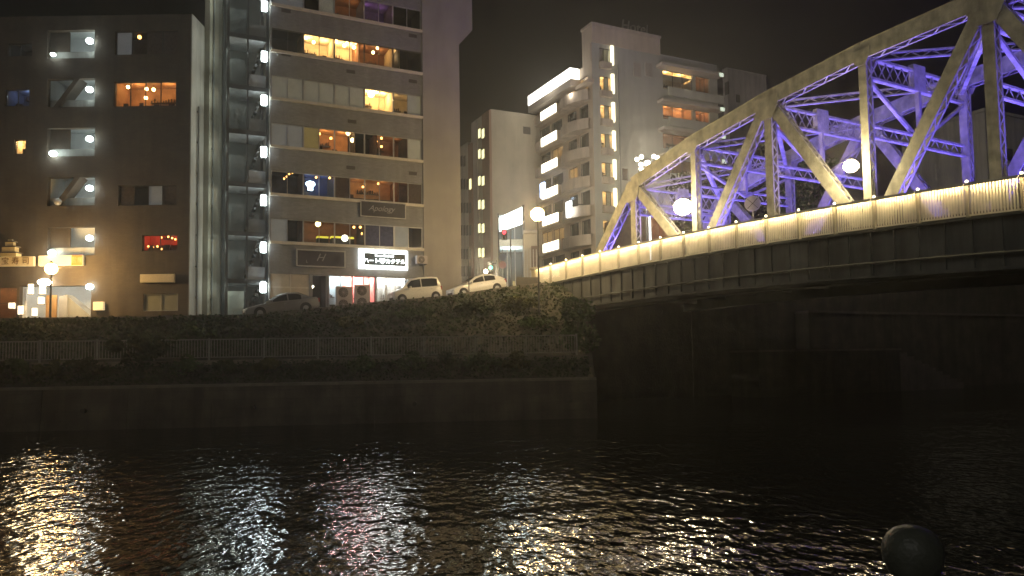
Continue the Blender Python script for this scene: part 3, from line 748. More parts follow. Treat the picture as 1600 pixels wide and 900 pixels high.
bulbs([(499,209),(517,216)], .9, .1, m_bulba, 'small amber lamp in the fourth band window near the yellow blind')
bulbs([(544,208),(551,219)], .8, .17, m_bulbw, 'tall glowing lamp in the middle of the fourth band of windows', .1)
bulbs([(587,208),(588,221),(602,209),(596,229),(596,216)], .8, .09, m_bulba, 'small amber lamp in the dim right windows of the fourth band')
bulbs([(443,266),(452,272),(457,270),(444,279),(448,276)], .9, .06, m_bulba, 'tiny orange lamp in the dark bluish left window of the third band')
bulbs([(494,277),(515,278)], .8, .08, m_bulba, 'small amber lamp beside the blue lit sign in the third band window')
bulbs([(574,277),(567,292),(591,287)], .8, .08, m_bulba, 'small amber lamp in the orange bar window of the third band')
bulbs([(497,350)], .8, .2, m_bulbw, 'large amber globe lamp in the second band window', .1)
bulbs([(559,347),(553,355),(563,355),(566,365)], .8, .09, m_bulba, 'small amber lamp of the cluster in the second band window')
a, z = TW.hitf(485, 289, .6); sgn = empty('window_sign', TW.world(a, .6, z-.35), YAW, 'small bluish white glowing sign inside the third band window', 'sign')
MB().ball((0, 0, .42), .34, 12, 8, .62).add(*(lambda q: (q.v, q.f))(MB().box((-.17, -.06, -.05), (.17, .06, .3)))).build('panel', emis('blue_sign', (.7, .85, 1.0), 9), sgn)
for x0, x1 in ((496, 513), (518, 553)):
    a, z = TW.hitf(x0, 370, .9); a1, _ = TW.hitf(x1, 370, .9)
    cnt = empty('bar_counter', TW.world(a, .9, z-.5), YAW, 'short yellow lit bar counter in the second band window' if x0 == 496 else 'long yellow lit bar counter behind the second band window', 'counter')
    MB().box((0, 0, -.4), (a1-a, .5, .42)).build('body', m_dark, cnt); MB().box((0, -.03, .43), (a1-a, .5, .56)).build('lit_edge', emis('yellow_strip', (.85, .7, .06), 1.1), cnt)
a, z = TW.hitf(539, 372, .5); ck = empty('clock', TW.world(a, .5, z), YAW, 'round white glowing clock in the second band window', 'clock')
MB().tube((0, 0, 0), (0, .08, 0), .24, n=18).build('face', emis('clock_face', (1, .95, .8), 4), ck); MB().bar((0, -.01, 0), (0, -.01, .16), .03, .02).build('hand', m_black, ck); MB().bar((0, -.02, 0), (.1, -.02, .03), .03, .02).build('hand', m_black, ck)
lampbulb(TW.world(TW.hitf(488, 448, .5)[0], .5, TW.hitf(488, 448, .5)[1]), .1, m_bulbwh, 'shop_lamp', 'small white lamp in the dark shop window beside the beige shutters', 'lamp')
a, z = TW.hitf(513, 440, .5)
# ---- signboards
m_signdark = mat('sign_dark', (.035, .03, .035), .5, .2); m_signframe = mat('sign_frame', (.42, .40, .36), .5, .1); m_letter = mat('sign_letter', (.30, .29, .28), .5, .1)
def signboard(x0, y0, x1, y1, label, lit=False, dep=-.22):
    a0, z1 = TW.hitf(x0, y0 + (y1-y0)*.0, dep); a1, z0 = TW.hitf(x1, y1, dep); zz = TW.hitf(x0, y1, dep)[1]
    a0, a1, c0, c1 = TW.rect(x0, y0, x1, y1)
    e_ = empty('signboard', TW.world((a0+a1)/2, dep, (c0+c1)/2), YAW, label, 'signboard')
    wd, ht = (a1-a0)/2, (c1-c0)/2
    return e_, wd, ht
e_, wd, ht = signboard(462, 391, 539, 418, 'unlit dark signboard with a thin H letter above the beige shutters')
MB().box((-wd, .04, -ht), (wd, .2, ht)).build('panel', m_signdark, e_)
fr = MB(); f = .09
for a, b in (((-wd, 0, -ht), (wd, .06, -ht+f)), ((-wd, 0, ht-f), (wd, .06, ht)), ((-wd, 0, -ht+f), (-wd+f, .06, ht-f)), ((wd-f, 0, -ht+f), (wd, .06, ht-f))): fr.box(a, b)
fr.build('frame', m_signframe, e_)
text('H', .78, m_letter, e_, (-.1, .03, .05), shear=.45); text('L', .3, m_letter, e_, (-1.0, .03, -.25))
e_, wd, ht = signboard(562, 316, 633, 341, 'unlit dark signboard with script lettering under the third band sill')
MB().box((-wd, .04, -ht), (wd, .2, ht)).build('panel', m_signdark, e_)
fr = MB(); f = .07
for a, b in (((-wd, 0, -ht), (wd, .06, -ht+f)), ((-wd, 0, ht-f), (wd, .06, ht)), ((-wd, 0, -ht+f), (-wd+f, .06, ht-f)), ((wd-f, 0, -ht+f), (wd, .06, ht-f))): fr.box(a, b)
fr.build('frame', m_signframe, e_)
text('Apology', .58, m_letter, e_, (-.15, .03, .06), shear=.4)
e_, wd, ht = signboard(560, 391, 636, 421, 'brightly lit white signboard with black field and Japanese lettering over the shop')
m_signlit = emis('sign_white', (.93, 1.0, .98), 5.5); m_signblk = mat('sign_black', (.03, .045, .05), .5, 0)
MB().box((-wd, .06, -ht), (wd, .2, ht)).build('light_box', m_signlit, e_)
MB().box((-wd*.78, .045, -ht*.62), (wd*.9, .06, ht*.62)).build('black_field', m_signblk, e_)
text('Heart Cocktail', .24, m_signlit, e_, (.05, .035, .27)); text('ハート♥カクテル', .385, m_signlit, e_, (.08, .035, -.14), offset=.006)
plight('sign_light', TW.world((e_.location - TW.o).dot(TW.u), -.9, e_.location.z), 45, WHITE, .3)
# ---- wall-mounted air conditioner and ground condensers
def condenser(loc, yaw, wd, ht, dp, fans, label, legs=True):
    e_ = empty('condenser_unit', loc, yaw, label, 'air conditioner')
    m_ = m_condenser
    bevel(MB().box((-wd/2, 0, .08), (wd/2, dp, ht)).build('casing', m_, e_), .02)
    for k in range(fans):
        zc = .08 + (ht-.08) * (k + .5) / fans; r = min(wd*.36, (ht-.08)/fans*.42)
        g = MB().tube((-.06*wd, -.012, zc), (-.06*wd, .0, zc), r, n=16).build('fan_grille', m_vent, e_)
        h = MB()
        for q in range(6):
            t = math.pi*q/6; h.bar((-.06*wd - r*math.cos(t), -.02, zc - r*math.sin(t)), (-.06*wd + r*math.cos(t), -.02, zc + r*math.sin(t)), .012, .012)
        h.build('guard', m_, g)
    for sx in (-.35, .35): MB().box((sx*wd-.06, -.02, 0), (sx*wd+.06, dp, .08)).build('foot', m_vent, e_)
m_condenser = mat('condenser_paint', (.40, .35, .34), .5, .08)
a, z = TW.hitf(659, 407, -.45)
condenser(TW.world(a, -.55, z - .33), YAW, .85, .68, .35, 1, 'small air conditioner unit fixed on the tower wall beside the lit signboard')
for px, lb in ((538, 'left of two tall twin-fan condensers in front of the red lit shop'), (567, 'right of two tall twin-fan condensers in front of the red lit shop')):
    a, z = TW.hitf(px, 472, -2.1); p = TW.world(a, -2.1, 0)
    condenser(TW.world(a, -2.1, gz(p.x, p.y) - .02), YAW, 1.05, 1.75, .4, 2, lb)

# ================================================================== open steel stair and lift shaft beside the tower
s0 = TW.world(-2.75, .3, 0)
ST = Frame('stair_tower', s0.x, s0.y, 5.7, YAW, 'narrow glazed steel stair tower with white lamps on every floor', 'stair tower')
G = ST.front; se = ST.e
m_steel = mat('stair_steel', (.05, .052, .052), .45, .2); m_landing = mat('landing_slab', (.28, .285, .28), .7, .15); m_gback = mat('stair_back_wall', (.13, .133, .128), .8, .12, 1)
SW, SD = 2.62, 2.6
for a in (0, SW):
    for b in (0, SD): MB().mbox(G, (a-.09, b-.09, 5.7), (a+.09, b+.09, 36)).build('column', m_steel, se)
MB().mbox(G, (1.25, -.05, 5.7), (1.36, .06, 36)).build('column', m_steel, se)
MB().mbox(G, (-.1, SD+.12, 5.7), (SW+.1, SD+.3, 36)).build('back_wall', m_gback, se)
lampz = [zat(408, y, 53.5) for y in (450, 388, 315, 240, 160, 92, 14)]
fl = [z - 2.35 for z in lampz]
for i, z in enumerate(fl):
    MB().mbox(G, (.1, .05, z-.16), (SW-.1, SD, z)).build('landing', m_landing, se)
    MB().mbox(G, (.09, -.06, z-.22), (SW-.09, .04, z+.08)).build('edge_beam', m_steel, se)
    MB().mbox(G, (1.42, .12, z+.09), (SW-.1, .16, z+1.0)).build('guard_panel', m_landing if i % 2 else m_gback, se)
    MB().mbox(G, (.14, .6, z+.02), (1.2, .66, z+2.1)).build('door', mat('lift_door', (.45, .46, .40), .5, .1) if i == 0 else m_gback, se)
    if i < len(fl) - 1:
        fs_ = MB(); dzf = fl[i+1] - z; nst = 9
        for k in range(nst):
            fs_.mbox(G, (1.3 + 1.1*k/nst, 1.2, z + dzf*k/nst*.98 + .02), (1.3 + 1.1*(k+1)/nst + .05, 2.3, z + dzf*k/nst*.98 + .2))
        fs_.build('stair_flight', m_steel, se)
    MB().mbox(G, (.12, -.02, z+.1), (1.22, -.008, z+2.9)).build('pane', GLASS, se)
    p = ST.world(SW - .22, -.02, lampz[i])
    lb = ['lowest', 'second lowest', 'third lowest', 'middle', 'third highest', 'second highest', 'topmost'][i]
    e_ = empty('stair_lamp', p, YAW, lb + ' white lamp on the right edge of the stair tower', 'lamp', 'white lamps on the stair tower')
    bevel(MB().box((-.19, -.12, -.36), (.19, .06, .36)).build('diffuser', m_bulbc, e_), .06, 3)
    MB().box((-.21, .06, -.4), (.21, .12, .4)).build('housing', m_steel, e_)
    plight('stair_and_fill_light', ST.world(SW - .5, .3, lampz[i]), 18, WHITE, .12); plight('stair_and_fill_light', ST.world(SW - .22, -.45, lampz[i]), 26, COOL, .12); plight('stair_and_fill_light', ST.world(-.35, -.1, lampz[i]), 34, (.9, 1, .88), .12)  # last one is an added fill without a lamp, brightening the grey side wall

# ================================================================== brown building at left, facing the river
p = at(294, 480, 50)
BB = Frame('brown_building', p.x, 50.0, 5.6, 0, 'dark brown tiled building with open stair landings at far left', 'building')
Q = BB.front; be = BB.e
m_brown = mat('brown_tile', (.092, .073, .054), .75, .2, .8, .1, 30, tile=(.35, .12, .7), streak=0.35)
m_grey = mat('grey_side_wall', (.36, .36, .33), .85, .16, .7, .2, 10, streak=0.45)
ztop = zat(296, 22, 50)
LY = [64, 140, 217, 294, 372, 448]
def br(x0, y0, x1, y1): return BB.rect(x0, y0, x1, y1)
land = [br(74, y - 17, 148, y + 27) for y in LY[:5]]
wins = {'w1': br(180, 48, 278, 85), 'w2': br(178, 127, 275, 166), 'w4': br(185, 289, 276, 321), 'w5': br(222, 367, 277, 392), 'wl2': br(8, 139, 46, 166), 'wl3': br(22, 218, 40, 241), 'wl1': br(12, 68, 50, 88)}
ent = br(30, 447, 142, 499); shop = br(-60, 449, 26, 499); low = br(224, 459, 278, 486)
opsb = land + list(wins.values()) + [ent, shop, low]
facade(Q, -40, 0, 5.6, ztop, opsb, .35).build('front_wall', m_brown, be)
bb = MB(); bb.quad(Q(-40,0,ztop), Q(0,0,ztop), Q(0,14,ztop), Q(-40,14,ztop)); bb.quad(Q(-40,14,5.6), Q(0,14,5.6), Q(0,14,ztop), Q(-40,14,ztop)); bb.quad(Q(-40,0,5.6), Q(-40,14,5.6), Q(-40,14,ztop), Q(-40,0,ztop))
bb.build('roof_and_rear', m_brown, be)
MB().mbox(Q, (-.02, .0, 5.6), (.06, 14, ztop + .02)).build('side_wall', m_grey, be)
MB().mbox(Q, (.06, 2.1, 5.6), (.42, 6.6, 34)).build('side_shaft', mat('ochre_grey_wall', (.36, .34, .27), .85, .16, .7, .2, 10, streak=0.45), be)
m_pipe = mat('drain_pipe', (.17, .18, .18), .5, .2)
for y_ in (1.0, 2.6):
    MB().tube(Q(.16 if y_ < 2 else .52, y_, 5.7), Q(.16 if y_ < 2 else .52, y_, 20.5 if y_ < 2 else 33), .06, n=8).build('drain_pipe', m_pipe, be)
    for k in range(7): MB().mbox(Q, ((.06 if y_ < 2 else .42), y_-.1, 7.5+2.1*k), ((.22 if y_ < 2 else .58), y_+.1, 7.58+2.1*k)).build('pipe_clip', m_pipe, be)
# landings
fl_names = ['topmost', 'second highest', 'third highest', 'fourth highest', 'fifth highest', 'lowest']
for i, (a0, a1, c0, c1) in enumerate(land):
    room(be, Q, a0, a1, c0, c1, m_whiteroom, 2.0, .35, None, name='landing')
    if i in (1, 3):
        MB().bar(Q(a0+.5, .5, c0-.05), Q(a0+2.0, .5, c1+.1), .9, .3, side=(0, 1, 0)).build('stair_flight', m_brown, be)
    else:
        MB().mbox(Q, (a0, .35, c0), (a0+1.3, .42, c1)).build('stair_screen', m_brown, be)
    MB().mbox(Q, (a0+.02, .3, c0), (a1-.02, .345, c0+.55)).build('guard_panel', m_grey, be)
for i, y in enumerate(LY):
    p = at(140, y, 49.85)
    e_ = empty('landing_lamp', p, 0, fl_names[i] + ' round white lamp beside the stair landings of the brown building', 'lamp', 'white lamps on the brown building')
    MB().ball((0, 0, 0), .23, 14, 10, .8).build('globe', m_bulbc, e_, smooth=True); MB().tube((0, 0, .05), (0, .3, .05), .07, n=8).build('arm', m_black, e_)
    plight('landing_light', p + Vector((-.35, .75, -.15)), 7, WHITE, .1); plight('landing_light', p + Vector((0, -.5, 0)), 4, WHITE, .1)
for px, py, r, lb in ((83, 85, .16, 'small white lamp under the topmost landing of the brown building'), (83, 240, .24, 'white oval lamp under the third landing of the brown building'), (81, 395, .24, 'white oval lamp just above the cream and red sign')):
    p = at(px, py, 49.75); e_ = empty('wall_lamp', p, 0, lb, 'lamp'); MB().ball((0, 0, 0), r, 12, 8, .75).build('globe', m_bulbc, e_, smooth=True); MB().tube((0, 0, 0), (0, .28, 0), .05, n=6).build('arm', m_black, e_)
    plight('wall_light', p + Vector((0, -.5, 0)), 12, WHITE, .1)
p = at(90, 315, 49.8); e_ = empty('wall_lamp', p, 0, 'unlit grey globe lamp below the fourth landing of the brown building', 'lamp'); MB().ball((0, 0, 0), .24, 12, 8).build('globe', m_frame, e_, smooth=True); MB().tube((0, 0, 0), (0, .25, 0), .05, n=6).build('arm', m_black, e_)
# windows
room(be, Q, *wins['w1'], m_dark, 2, .35, .6, WARM); window(be, Q, *wins['w1'], 4, [m_blindg, None, m_curtain, m_curtain], m_dframe)
room(be, Q, *wins['w2'], m_orange, 2.2, .35, 26, AMBER, 2); window(be, Q, *wins['w2'], 4, [None]*4, m_dframe)
room(be, Q, *wins['w4'], m_dark, 2, .35); window(be, Q, *wins['w4'], 4, [m_curtain, None, m_blindg, m_curtain], m_dframe)
room(be, Q, *wins['w5'], mat('red_plaster', (.5, .07, .04), .8, .2), 1.2, .35, 13, (1, .3, .18), 2); window(be, Q, *wins['w5'], 2, None, m_dframe)
room(be, Q, *wins['wl2'], m_blueroom, 2, .35, 9, (.7, .8, 1)); window(be, Q, *wins['wl2'], 2, None, m_dframe)
room(be, Q, *wins['wl3'], m_cream, 1.2, .35, 26, WARM); window(be, Q, *wins['wl3'], 1, None, m_dframe)
room(be, Q, *wins['wl1'], m_dark, 2, .35, 3, COOL); window(be, Q, *wins['wl1'], 2, None, m_dframe)
def bb_bulbs(lst, r, m, label, group):
    for i, (px, py) in enumerate(sorted(lst)): lampbulb(at(px, py, 50.8), r, m, 'pendant_lamp', label + ordinal(i, len(lst)), 'lamp', group, .2)
bb_bulbs([(200,136),(229,139),(240,140),(228,153)], .12, m_bulbw, 'glowing lamp in the orange window of the brown building', 'lamps in the orange window of the brown building')
bb_bulbs([(218,58)], .13, m_bulba, 'single amber lamp in the dark top window of the brown building', None)
bb_bulbs([(227,385),(232,385),(239,386),(246,385),(252,389)], .06, m_bulba, 'small reddish lamp in the lower row of the red lit window', 'lower lamps in the red window')
bb_bulbs([(252,371),(263,370),(269,372),(274,374)], .06, m_bulba, 'small reddish lamp in the upper row of the red lit window', 'upper lamps in the red window')
# entrance
room(be, Q, *ent, m_whiteroom, 3.0, .35, 22, (1, .93, .82), 2, name='entrance_hall')
a0, a1, c0, c1 = ent
st_ = MB().add([Q(a1-2.0, .5, c0), Q(a1-.0, .5, c0), Q(a1-2.0, .5, c1-.5), Q(a1-2.0, 1.5, c0), Q(a1, 1.5, c0), Q(a1-2.0, 1.5, c1-.5)], [(0,1,2),(5,4,3),(0,3,4,1),(1,4,5,2),(2,5,3,0)]).build('stair_side', m_grey, be)
MB().mbox(Q, (a0+1.5, .4, c0), (a0+2.2, .5, c1-.55)).build('entrance_door', mat('wood_door', (.35, .2, .08), .5, .2), be)
MB().mbox(Q, (a0+2.35, .42, c0), (a0+2.9, .5, c1-.6)).build('notice_panel', m_frame, be)
MB().mbox(Q, (a0+.1, .32, c0), (a0+.25, .45, c1-.1)).build('door_post', m_white, be)
room(be, Q, *shop, m_dorange, 2.0, .35, 40, WARM, 2, name='shop_room'); window(be, Q, *shop, 3, None, m_dframe, horiz=1)
m_lantern = emis('paper_lantern', (1, .88, .68), 1.7)
for i, (px, py, hh) in enumerate([(53, 488, .55), (64, 470, .5), (31, 485, .6), (18, 478, .4), (47, 452, .7), (66, 452, .7)]):
    p = at(px, py, 49.7)
    lb = ['white glowing standing sign at the foot of the entrance', 'white glowing box sign beside the wooden entrance door', 'white glowing panel at the left edge of the entrance', 'white glowing panel in the shop window left of the entrance', 'narrow bright vertical light left of the entrance lamp', 'narrow bright vertical light right of the entrance door post'][i]
    e_ = empty('light_box', (p.x, p.y, p.z - hh/2), 0, lb, 'sign', 'small glowing signs at the street entrance')
    MB().box((-.14 - .06*(i % 2), 0, .04), (.14, .16, hh)).build('panel', m_lantern, e_); MB().box((-.16 - .06*(i % 2), -.01, 0), (.16, .18, .04)).build('base', m_black, e_)
window(be, Q, *low, 2, [m_shutter, m_shutter], m_frame, d=.05)
room(be, Q, *low, m_dark, 1, .35)
p = at(70, 441, 49.5); e_ = empty('entrance_lamp', p, 0, 'wide oval white lamp over the entrance of the brown building', 'lamp')
MB().ball((0, 0, 0), .42, 16, 8, .5).build('diffuser', m_bulbwh, e_, smooth=True); MB().tube((0, 0, .05), (0, .5, .05), .06, n=6).build('arm', m_black, e_); plight('entrance_light', p + Vector((0, -.55, -.1)), 25, (1, .92, .75), .3)
# signs on the brown building
def flat_sign(x0, y0, x1, y1, label, m, txt=None, m_t=None, name='shop_sign', Y=49.7, size=.5):
    a0, a1, c0, c1 = br(x0, y0, x1, y1); e_ = empty(name, (BB.X + (a0+a1)/2, Y, (c0+c1)/2), 0, label, 'sign')
    wd, ht = (a1-a0)/2, (c1-c0)/2
    bevel(MB().box((-wd, 0, -ht), (wd, .22, ht)).build('panel', m, e_), .02)
    if txt: text(txt, size, m_t, e_, (0, -.02, 0))
    return e_, wd, ht
m_cs = mat('cream_sign', (.72, .62, .42), .5, .08); m_brt = mat('sign_brown_ink', (.16, .08, .02), .6, 0)
flat_sign(-22, 402, 57, 417, 'long cream shop sign with four brown characters at far left', m_cs, '  来 宝 寿 司', m_brt, size=.52)
e_, wd, ht = flat_sign(64, 400, 133, 416, 'cream sign with an orange red end behind the street lamp', mat('cream_sign_lit', (.8, .66, .4), .5, .06, emit=(1, .72, .36), es=.45))
MB().box((wd*.5, -.012, -ht*.98), (wd*.99, 0, ht*.98)).build('red_end', mat('red_sign', (.75, .14, .03), .5, .1, emit=(1, .16, .02), es=.5), e_); text('営業', .4, mat('sign_pink', (.8, .35, .2), .5, 0), e_, (wd*.75, -.03, 0))
flat_sign(222, 429, 275, 442, 'pale blank sign panel on the brown wall right of the lamp', m_cs)
flat_sign(149, 472, 165, 485, 'small square cream lit sign low on the brown wall', mat('square_sign', (.8, .68, .42), .5, .04, emit=(1, .8, .45), es=.55))
cr = empty('roof_ornament', (at(16, 400, 49.4).x, 49.4, zat(16, 401, 49.4)), 0, 'stepped castle shaped ornament standing on the cream sign', 'ornament')
m_or = mat('ornament_gold', (.5, .4, .2), .6, .15)
for w_, z0, z1 in ((.55, 0, .22), (.42, .22, .62), (.26, .62, .95), (.14, .95, 1.12)): MB().box((-w_, -w_*.5, z0), (w_, w_*.5, z1)).build('tier', m_or, cr)
for w_, z0 in ((.62, .2), (.5, .6), (.34, .93)): MB().box((-w_, -w_*.55, z0), (w_, w_*.55, z0+.07)).build('eave', m_brown, cr)
# street lamp at left
def street_lamp(px, py, Y, label, power, c, m, r, two=False):
    p = at(px, py, Y); zg = gz(p.x, Y) if Y > road_edge_y(p.x) or p.x < -15 else 4.6
    e_ = empty('street_lamp', (p.x, Y, zg), 0, label, 'street lamp', 'street lamps'); h = p.z - zg
    MB().lathe([(.12, 0), (.12, .25), (.07, .32), (.045, h - r - .1), (.1, h - r - .02), (.1, h - r + .06)], 12).build('pole', m_black, e_, smooth=True)
    MB().ball((0, 0, h), r, 16, 12).build('globe', m, e_, smooth=True)
    MB().lathe([(.12, h + r*.93), (.09, h + r + .06), (.01, h + r + .14)], 12).build('finial', m_black, e_)
    return p
p = street_lamp(80, 420, 47.2, 'globe street lamp with warm light in front of the brown building', 0, WARM, emis('globe_warm', (1.0, .56, .16), 26), .36)
plight('street_light', p + Vector((.2, .55, .1)), 1000, (1.0, .62, .22), .4); plight('street_light', p + Vector((0, -.6, 0)), 200, (1.0, .6, .2), .4)
p = street_lamp(840, 335, 49.5, 'globe street lamp at the bridge end beside the lit hotel', 0, WARM, emis('globe_cream', (1.0, .66, .27), 20), .45)
plight('street_light', p + Vector((-.35, .6, .2)), 2200, (1.0, .70, .33), .5); plight('street_light', p + Vector((0, -.8, .1)), 300, (1.0, .62, .24), .5)
# bridge end pillar and the dark wall beside it
pp = T(-.9, .05, 0)
pil = empty('bridge_pillar', (pp.x, pp.y, 8.3), R(-60), 'short stone pillar ending the lit bridge railing', 'pillar')
m_pil = mat('pillar_stone', (.42, .36, .24), .8, .2, 2, .2, 12)
bevel(MB().box((-.28, -.28, 0), (.28, .28, 1.55)).build('shaft', m_pil, pil), .03); bevel(MB().box((-.36, -.36, 1.55), (.36, .36, 1.75)).build('cap', m_pil, pil), .04)
q0 = at(806, 440, 55.6); q1 = at(843, 440, 55.9)
lw_ = empty('corner_wall', (q0.x, q0.y, 7.9), 0, 'low dark wall between the hatchback and the bridge pillar', 'wall')
zt_ = zat(825, 433, 55.7)
MB().add([(0,0,0),(q1.x-q0.x,.3,0),(q1.x-q0.x,.6,0),(0,.3,0),(0,0,zt_-7.9),(q1.x-q0.x,.3,zt_-7.9),(q1.x-q0.x,.6,zt_-7.9),(0,.3,zt_-7.9)], [(0,1,5,4),(1,2,6,5),(2,3,7,6),(3,0,4,7),(4,5,6,7)]).build('wall', mat('corner_wall_stone', (.08, .075, .065), .9, .2), lw_)

# ================================================================== office block in the street gap
m_beige = mat('beige_wall', (.40, .36, .29), .85, .1, .5, .08, 10, streak=0.12)
m_brick = mat('brown_pier', (.26, .16, .115), .8, .12, 1)
m_lwall = mat('pale_wing_wall', (.44, .40, .36), .85, .1, .6, streak=0.3)
p = at(770, 430, 92); OB = Frame('office_block', p.x, 92.0, 8.3, YAW, 'beige office block with a column of lit stair windows in the gap', 'building')
oe = OB.e; OF, OL = OB.front, OB.left
zt_ = OB.hitl(757, 180)[1]
aw, ae = OB.hitf(846, 300)[0], OB.hitl(741, 300)[0]
d1, d2 = OB.hitl(757, 300)[0], OB.hitl(748, 300)[0]
MB().mbox(OF, (0.02, 0, 8.3), (aw, .4, zt_)).build('front_wall', m_beige, oe)
MB().mbox(OF, (0.02, .4, 8.3), (aw, ae, zt_ - .02)).build('core', m_beige, oe)
MB().mbox(OF, (.05, .05, zt_), (aw, ae, zt_ + .25)).build('roof_edge', m_beige, oe)
MB().mbox(OF, (-.25, -.05, 8.3), (.05, d1, zt_ + .1)).build('brown_pier', m_brick, oe)
MB().mbox(OF, (-.2, d2, 8.3), (.04, ae + .3, zt_)).build('stair_wall', m_lwall, oe)
MB().mbox(OF, (-.3, ae - .2, 8.3), (-.16, ae + 1.2, zt_ - 2.6)).build('brown_pier', m_brick, oe)
a, z = OB.hitf(823, 204); MB().mbox(OF, (a-.5, -.05, z-.45), (a+.5, .02, z+.45)).build('vent', m_vent, oe)
m_litw = emis('stair_window_light', (1.0, .93, .5), 1.6)
for i, y in enumerate((209, 241, 283, 320, 357, 395)):
    for x0, x1 in ((750.5, 755), (756, 761)):
        a0, a1, c0, c1 = OB.rect(x0, y-8, x1, y+8, True); a0, a1 = sorted((a0, a1))
        e_ = MB().mbox(OL, (a0, -.32, c0), (a1, -.2, c1)).build('window', m_dframe, oe); MB().mbox(OL, (a0+.1, -.34, c0+.08), (a1-.1, -.32, c1-.08)).build('pane', m_litw, e_)
# lower wing further back
p2 = OB.world(-.1, ae + 1.2, 0); wz = OB.hitl(730, 225)[1]
wing = Frame('office_wing', p2.x, p2.y, 8.3, YAW, 'lower pale wing with small windows squeezed beside the grey tower', 'building')
MB().mbox(wing.front, (-.2, 0, 8.3), (6, 14, wz)).build('wall', m_lwall, wing.e)
for y in (252, 288, 325, 360, 397, 424):
    for k in range(4):
        a0, a1, c0, c1 = wing.rect(722 + k*4.6, y-8, 725 + k*4.6, y+8, True)
        if y == 252 and k > 1: continue
        MB().mbox(wing.left, (a0, -.24, c0), (a1, -.2, c1)).build('window', m_litw if (y == 288 and k == 3) else m_vent, wing.e)
# glass shop at the street corner
p = at(781, 440, 80); GS_ = Frame('glass_shop', p.x, 80.0, 8.3, 0, 'two storey glass fronted shop with bright white canopy at the street corner', 'shop')
ge = GS_.e; GFn = GS_.front
m_gshop = mat('shop_interior', (.7, .75, .75), .7, .1)
gw = GS_.hitf(817, 390)[0]; gz1 = GS_.hitf(783, 338)[1]; gzm = GS_.hitf(790, 374)[1]
gm = MB(); gm.mbox(GFn, (-.15, 0, 8.3), (0, 5, gz1 + .3)); gm.mbox(GFn, (gw, 0, 8.3), (gw+.25, 5, gz1 + 1.2)); gm.mbox(GFn, (0, 4.8, 8.3), (gw, 5, gz1+.2)); gm.build('wall', m_black, ge)
MB().mbox(GFn, (0, .05, gzm - .7), (gw, 4.8, gzm)).build('floor_slab', m_gshop, ge); MB().mbox(GFn, (0, .3, gz1), (gw, 4.8, gz1+.2)).build('roof', m_gshop, ge)
bevel(MB().add([GFn(0,-.5,gz1-.2), GFn(gw,-.5,gz1+.9), GFn(gw,1,gz1+.9), GFn(0,1,gz1-.2), GFn(0,-.5,gz1-1.5), GFn(gw,-.5,gz1-.7), GFn(gw,1,gz1-.7), GFn(0,1,gz1-1.5)], [(0,1,2,3),(4,5,1,0),(5,6,2,1),(6,7,3,2),(7,4,0,3),(7,6,5,4)]).build('canopy', emis('canopy_white', (.88, 1, .97), 3.2), ge), .05)
for k in range(3):
    for (z0, z1) in ((8.4, gzm-.7), (gzm, gz1)):
        MB().mbox(GFn, (gw*k/3+.03, .06, z0), (gw*(k+1)/3-.03, .09, z1)).build('pane', GLASS, ge)
        MB().mbox(GFn, (gw*k/3-.04, .02, z0), (gw*k/3+.03, .1, z1)).build('mullion', m_black if k < 1 else m_frame, ge)
for z in (gzm + 1.2, gz1 - .6): plight('shop_light', GS_.world(gw*.5, 1.6, z), 220, WHITE, .7)
plight('shop_light', GS_.world(gw*.5, 1.6, gzm - 1.2), 420, WHITE, .8); plight('shop_light', GS_.world(gw*.5, 1.0, 10.0), 260, WHITE, .7)
MB().mbox(GFn, (gw*.2, 1.2, 8.3), (gw*.5, 1.8, 10.6)).build('display', m_white, ge)
MB().mbox(GFn, (gw*.55, 1.2, 8.3), (gw*.95, 1.8, 11.4)).build('display', mat('wood_display', (.5, .36, .14), .6, .2), ge)
# corner house right of the glass shop
p = at(819, 440, 79); CH = Frame('corner_house', p.x, 79.0, 8.3, 0, 'dim pale corner house with vertical posts left of the hotel', 'building')
cw = CH.hitf(842, 400)[0]; cz = CH.hitf(825, 360)[1]
MB().mbox(CH.front, (0, .1, 8.3), (cw, 6, cz)).build('wall', m_beige, CH.e); MB().mbox(CH.front, (cw*.5, -.1, 8.3), (cw, .1, cz*.9)).build('dark_bay', m_curtain, CH.e)
for k in range(5): MB().mbox(CH.front, (cw*k/5, -.25, 8.3), (cw*k/5+.1, -.12, cz - 2.0)).build('post', m_frame, CH.e)
MB().mbox(CH.front, (0, -.3, cz-.3), (cw, .1, cz)).build('eave', m_lwall, CH.e)

# ================================================================== hotel with lit balconies
p = at(932, 420, 84); HT = Frame('hotel', p.x, 84.0, 8.3, YAW, 'hotel with white lit balconies behind the bridge end', 'hotel')
he = HT.e; HF, HL = HT.front, HT.left
m_hot = mat('hotel_wall', (.60, .51, .41), .8, .08, .4, streak=0.15); m_hotg = mat('hotel_grey_wall', (.47, .47, .43), .8, .08, .4, streak=0.15); m_hotb = mat('hotel_band', (.56, .48, .40), .8, .1, .6, streak=0.35)
m_soffit = mat('hotel_soffit', (.55, .5, .45), .8, .05)
hd = HT.hitl(841, 300)[0]; hs1 = HT.hitf(970, 300)[0]; hs2 = HT.hitf(1034, 200)[0]; hs3 = HT.hitf(1121, 140)[0]
zr = HT.hitl(900, 112)[1]; zr2 = HT.hitf(1080, 94)[1]; zp = HT.hitf(960, 46)[1]; zlow = zr - 1.0
rowsY = [217, 258, 300, 343, 388, 175]
pan = [HT.rect(858, y-7, 883, y+7, True) for y in rowsY]
FLH = 3.27
zbase = pan[2][2]                                  # bottom of the lit panel in the third row
rows = [zbase + FLH*k for k in range(-4, 4)]
opl = []
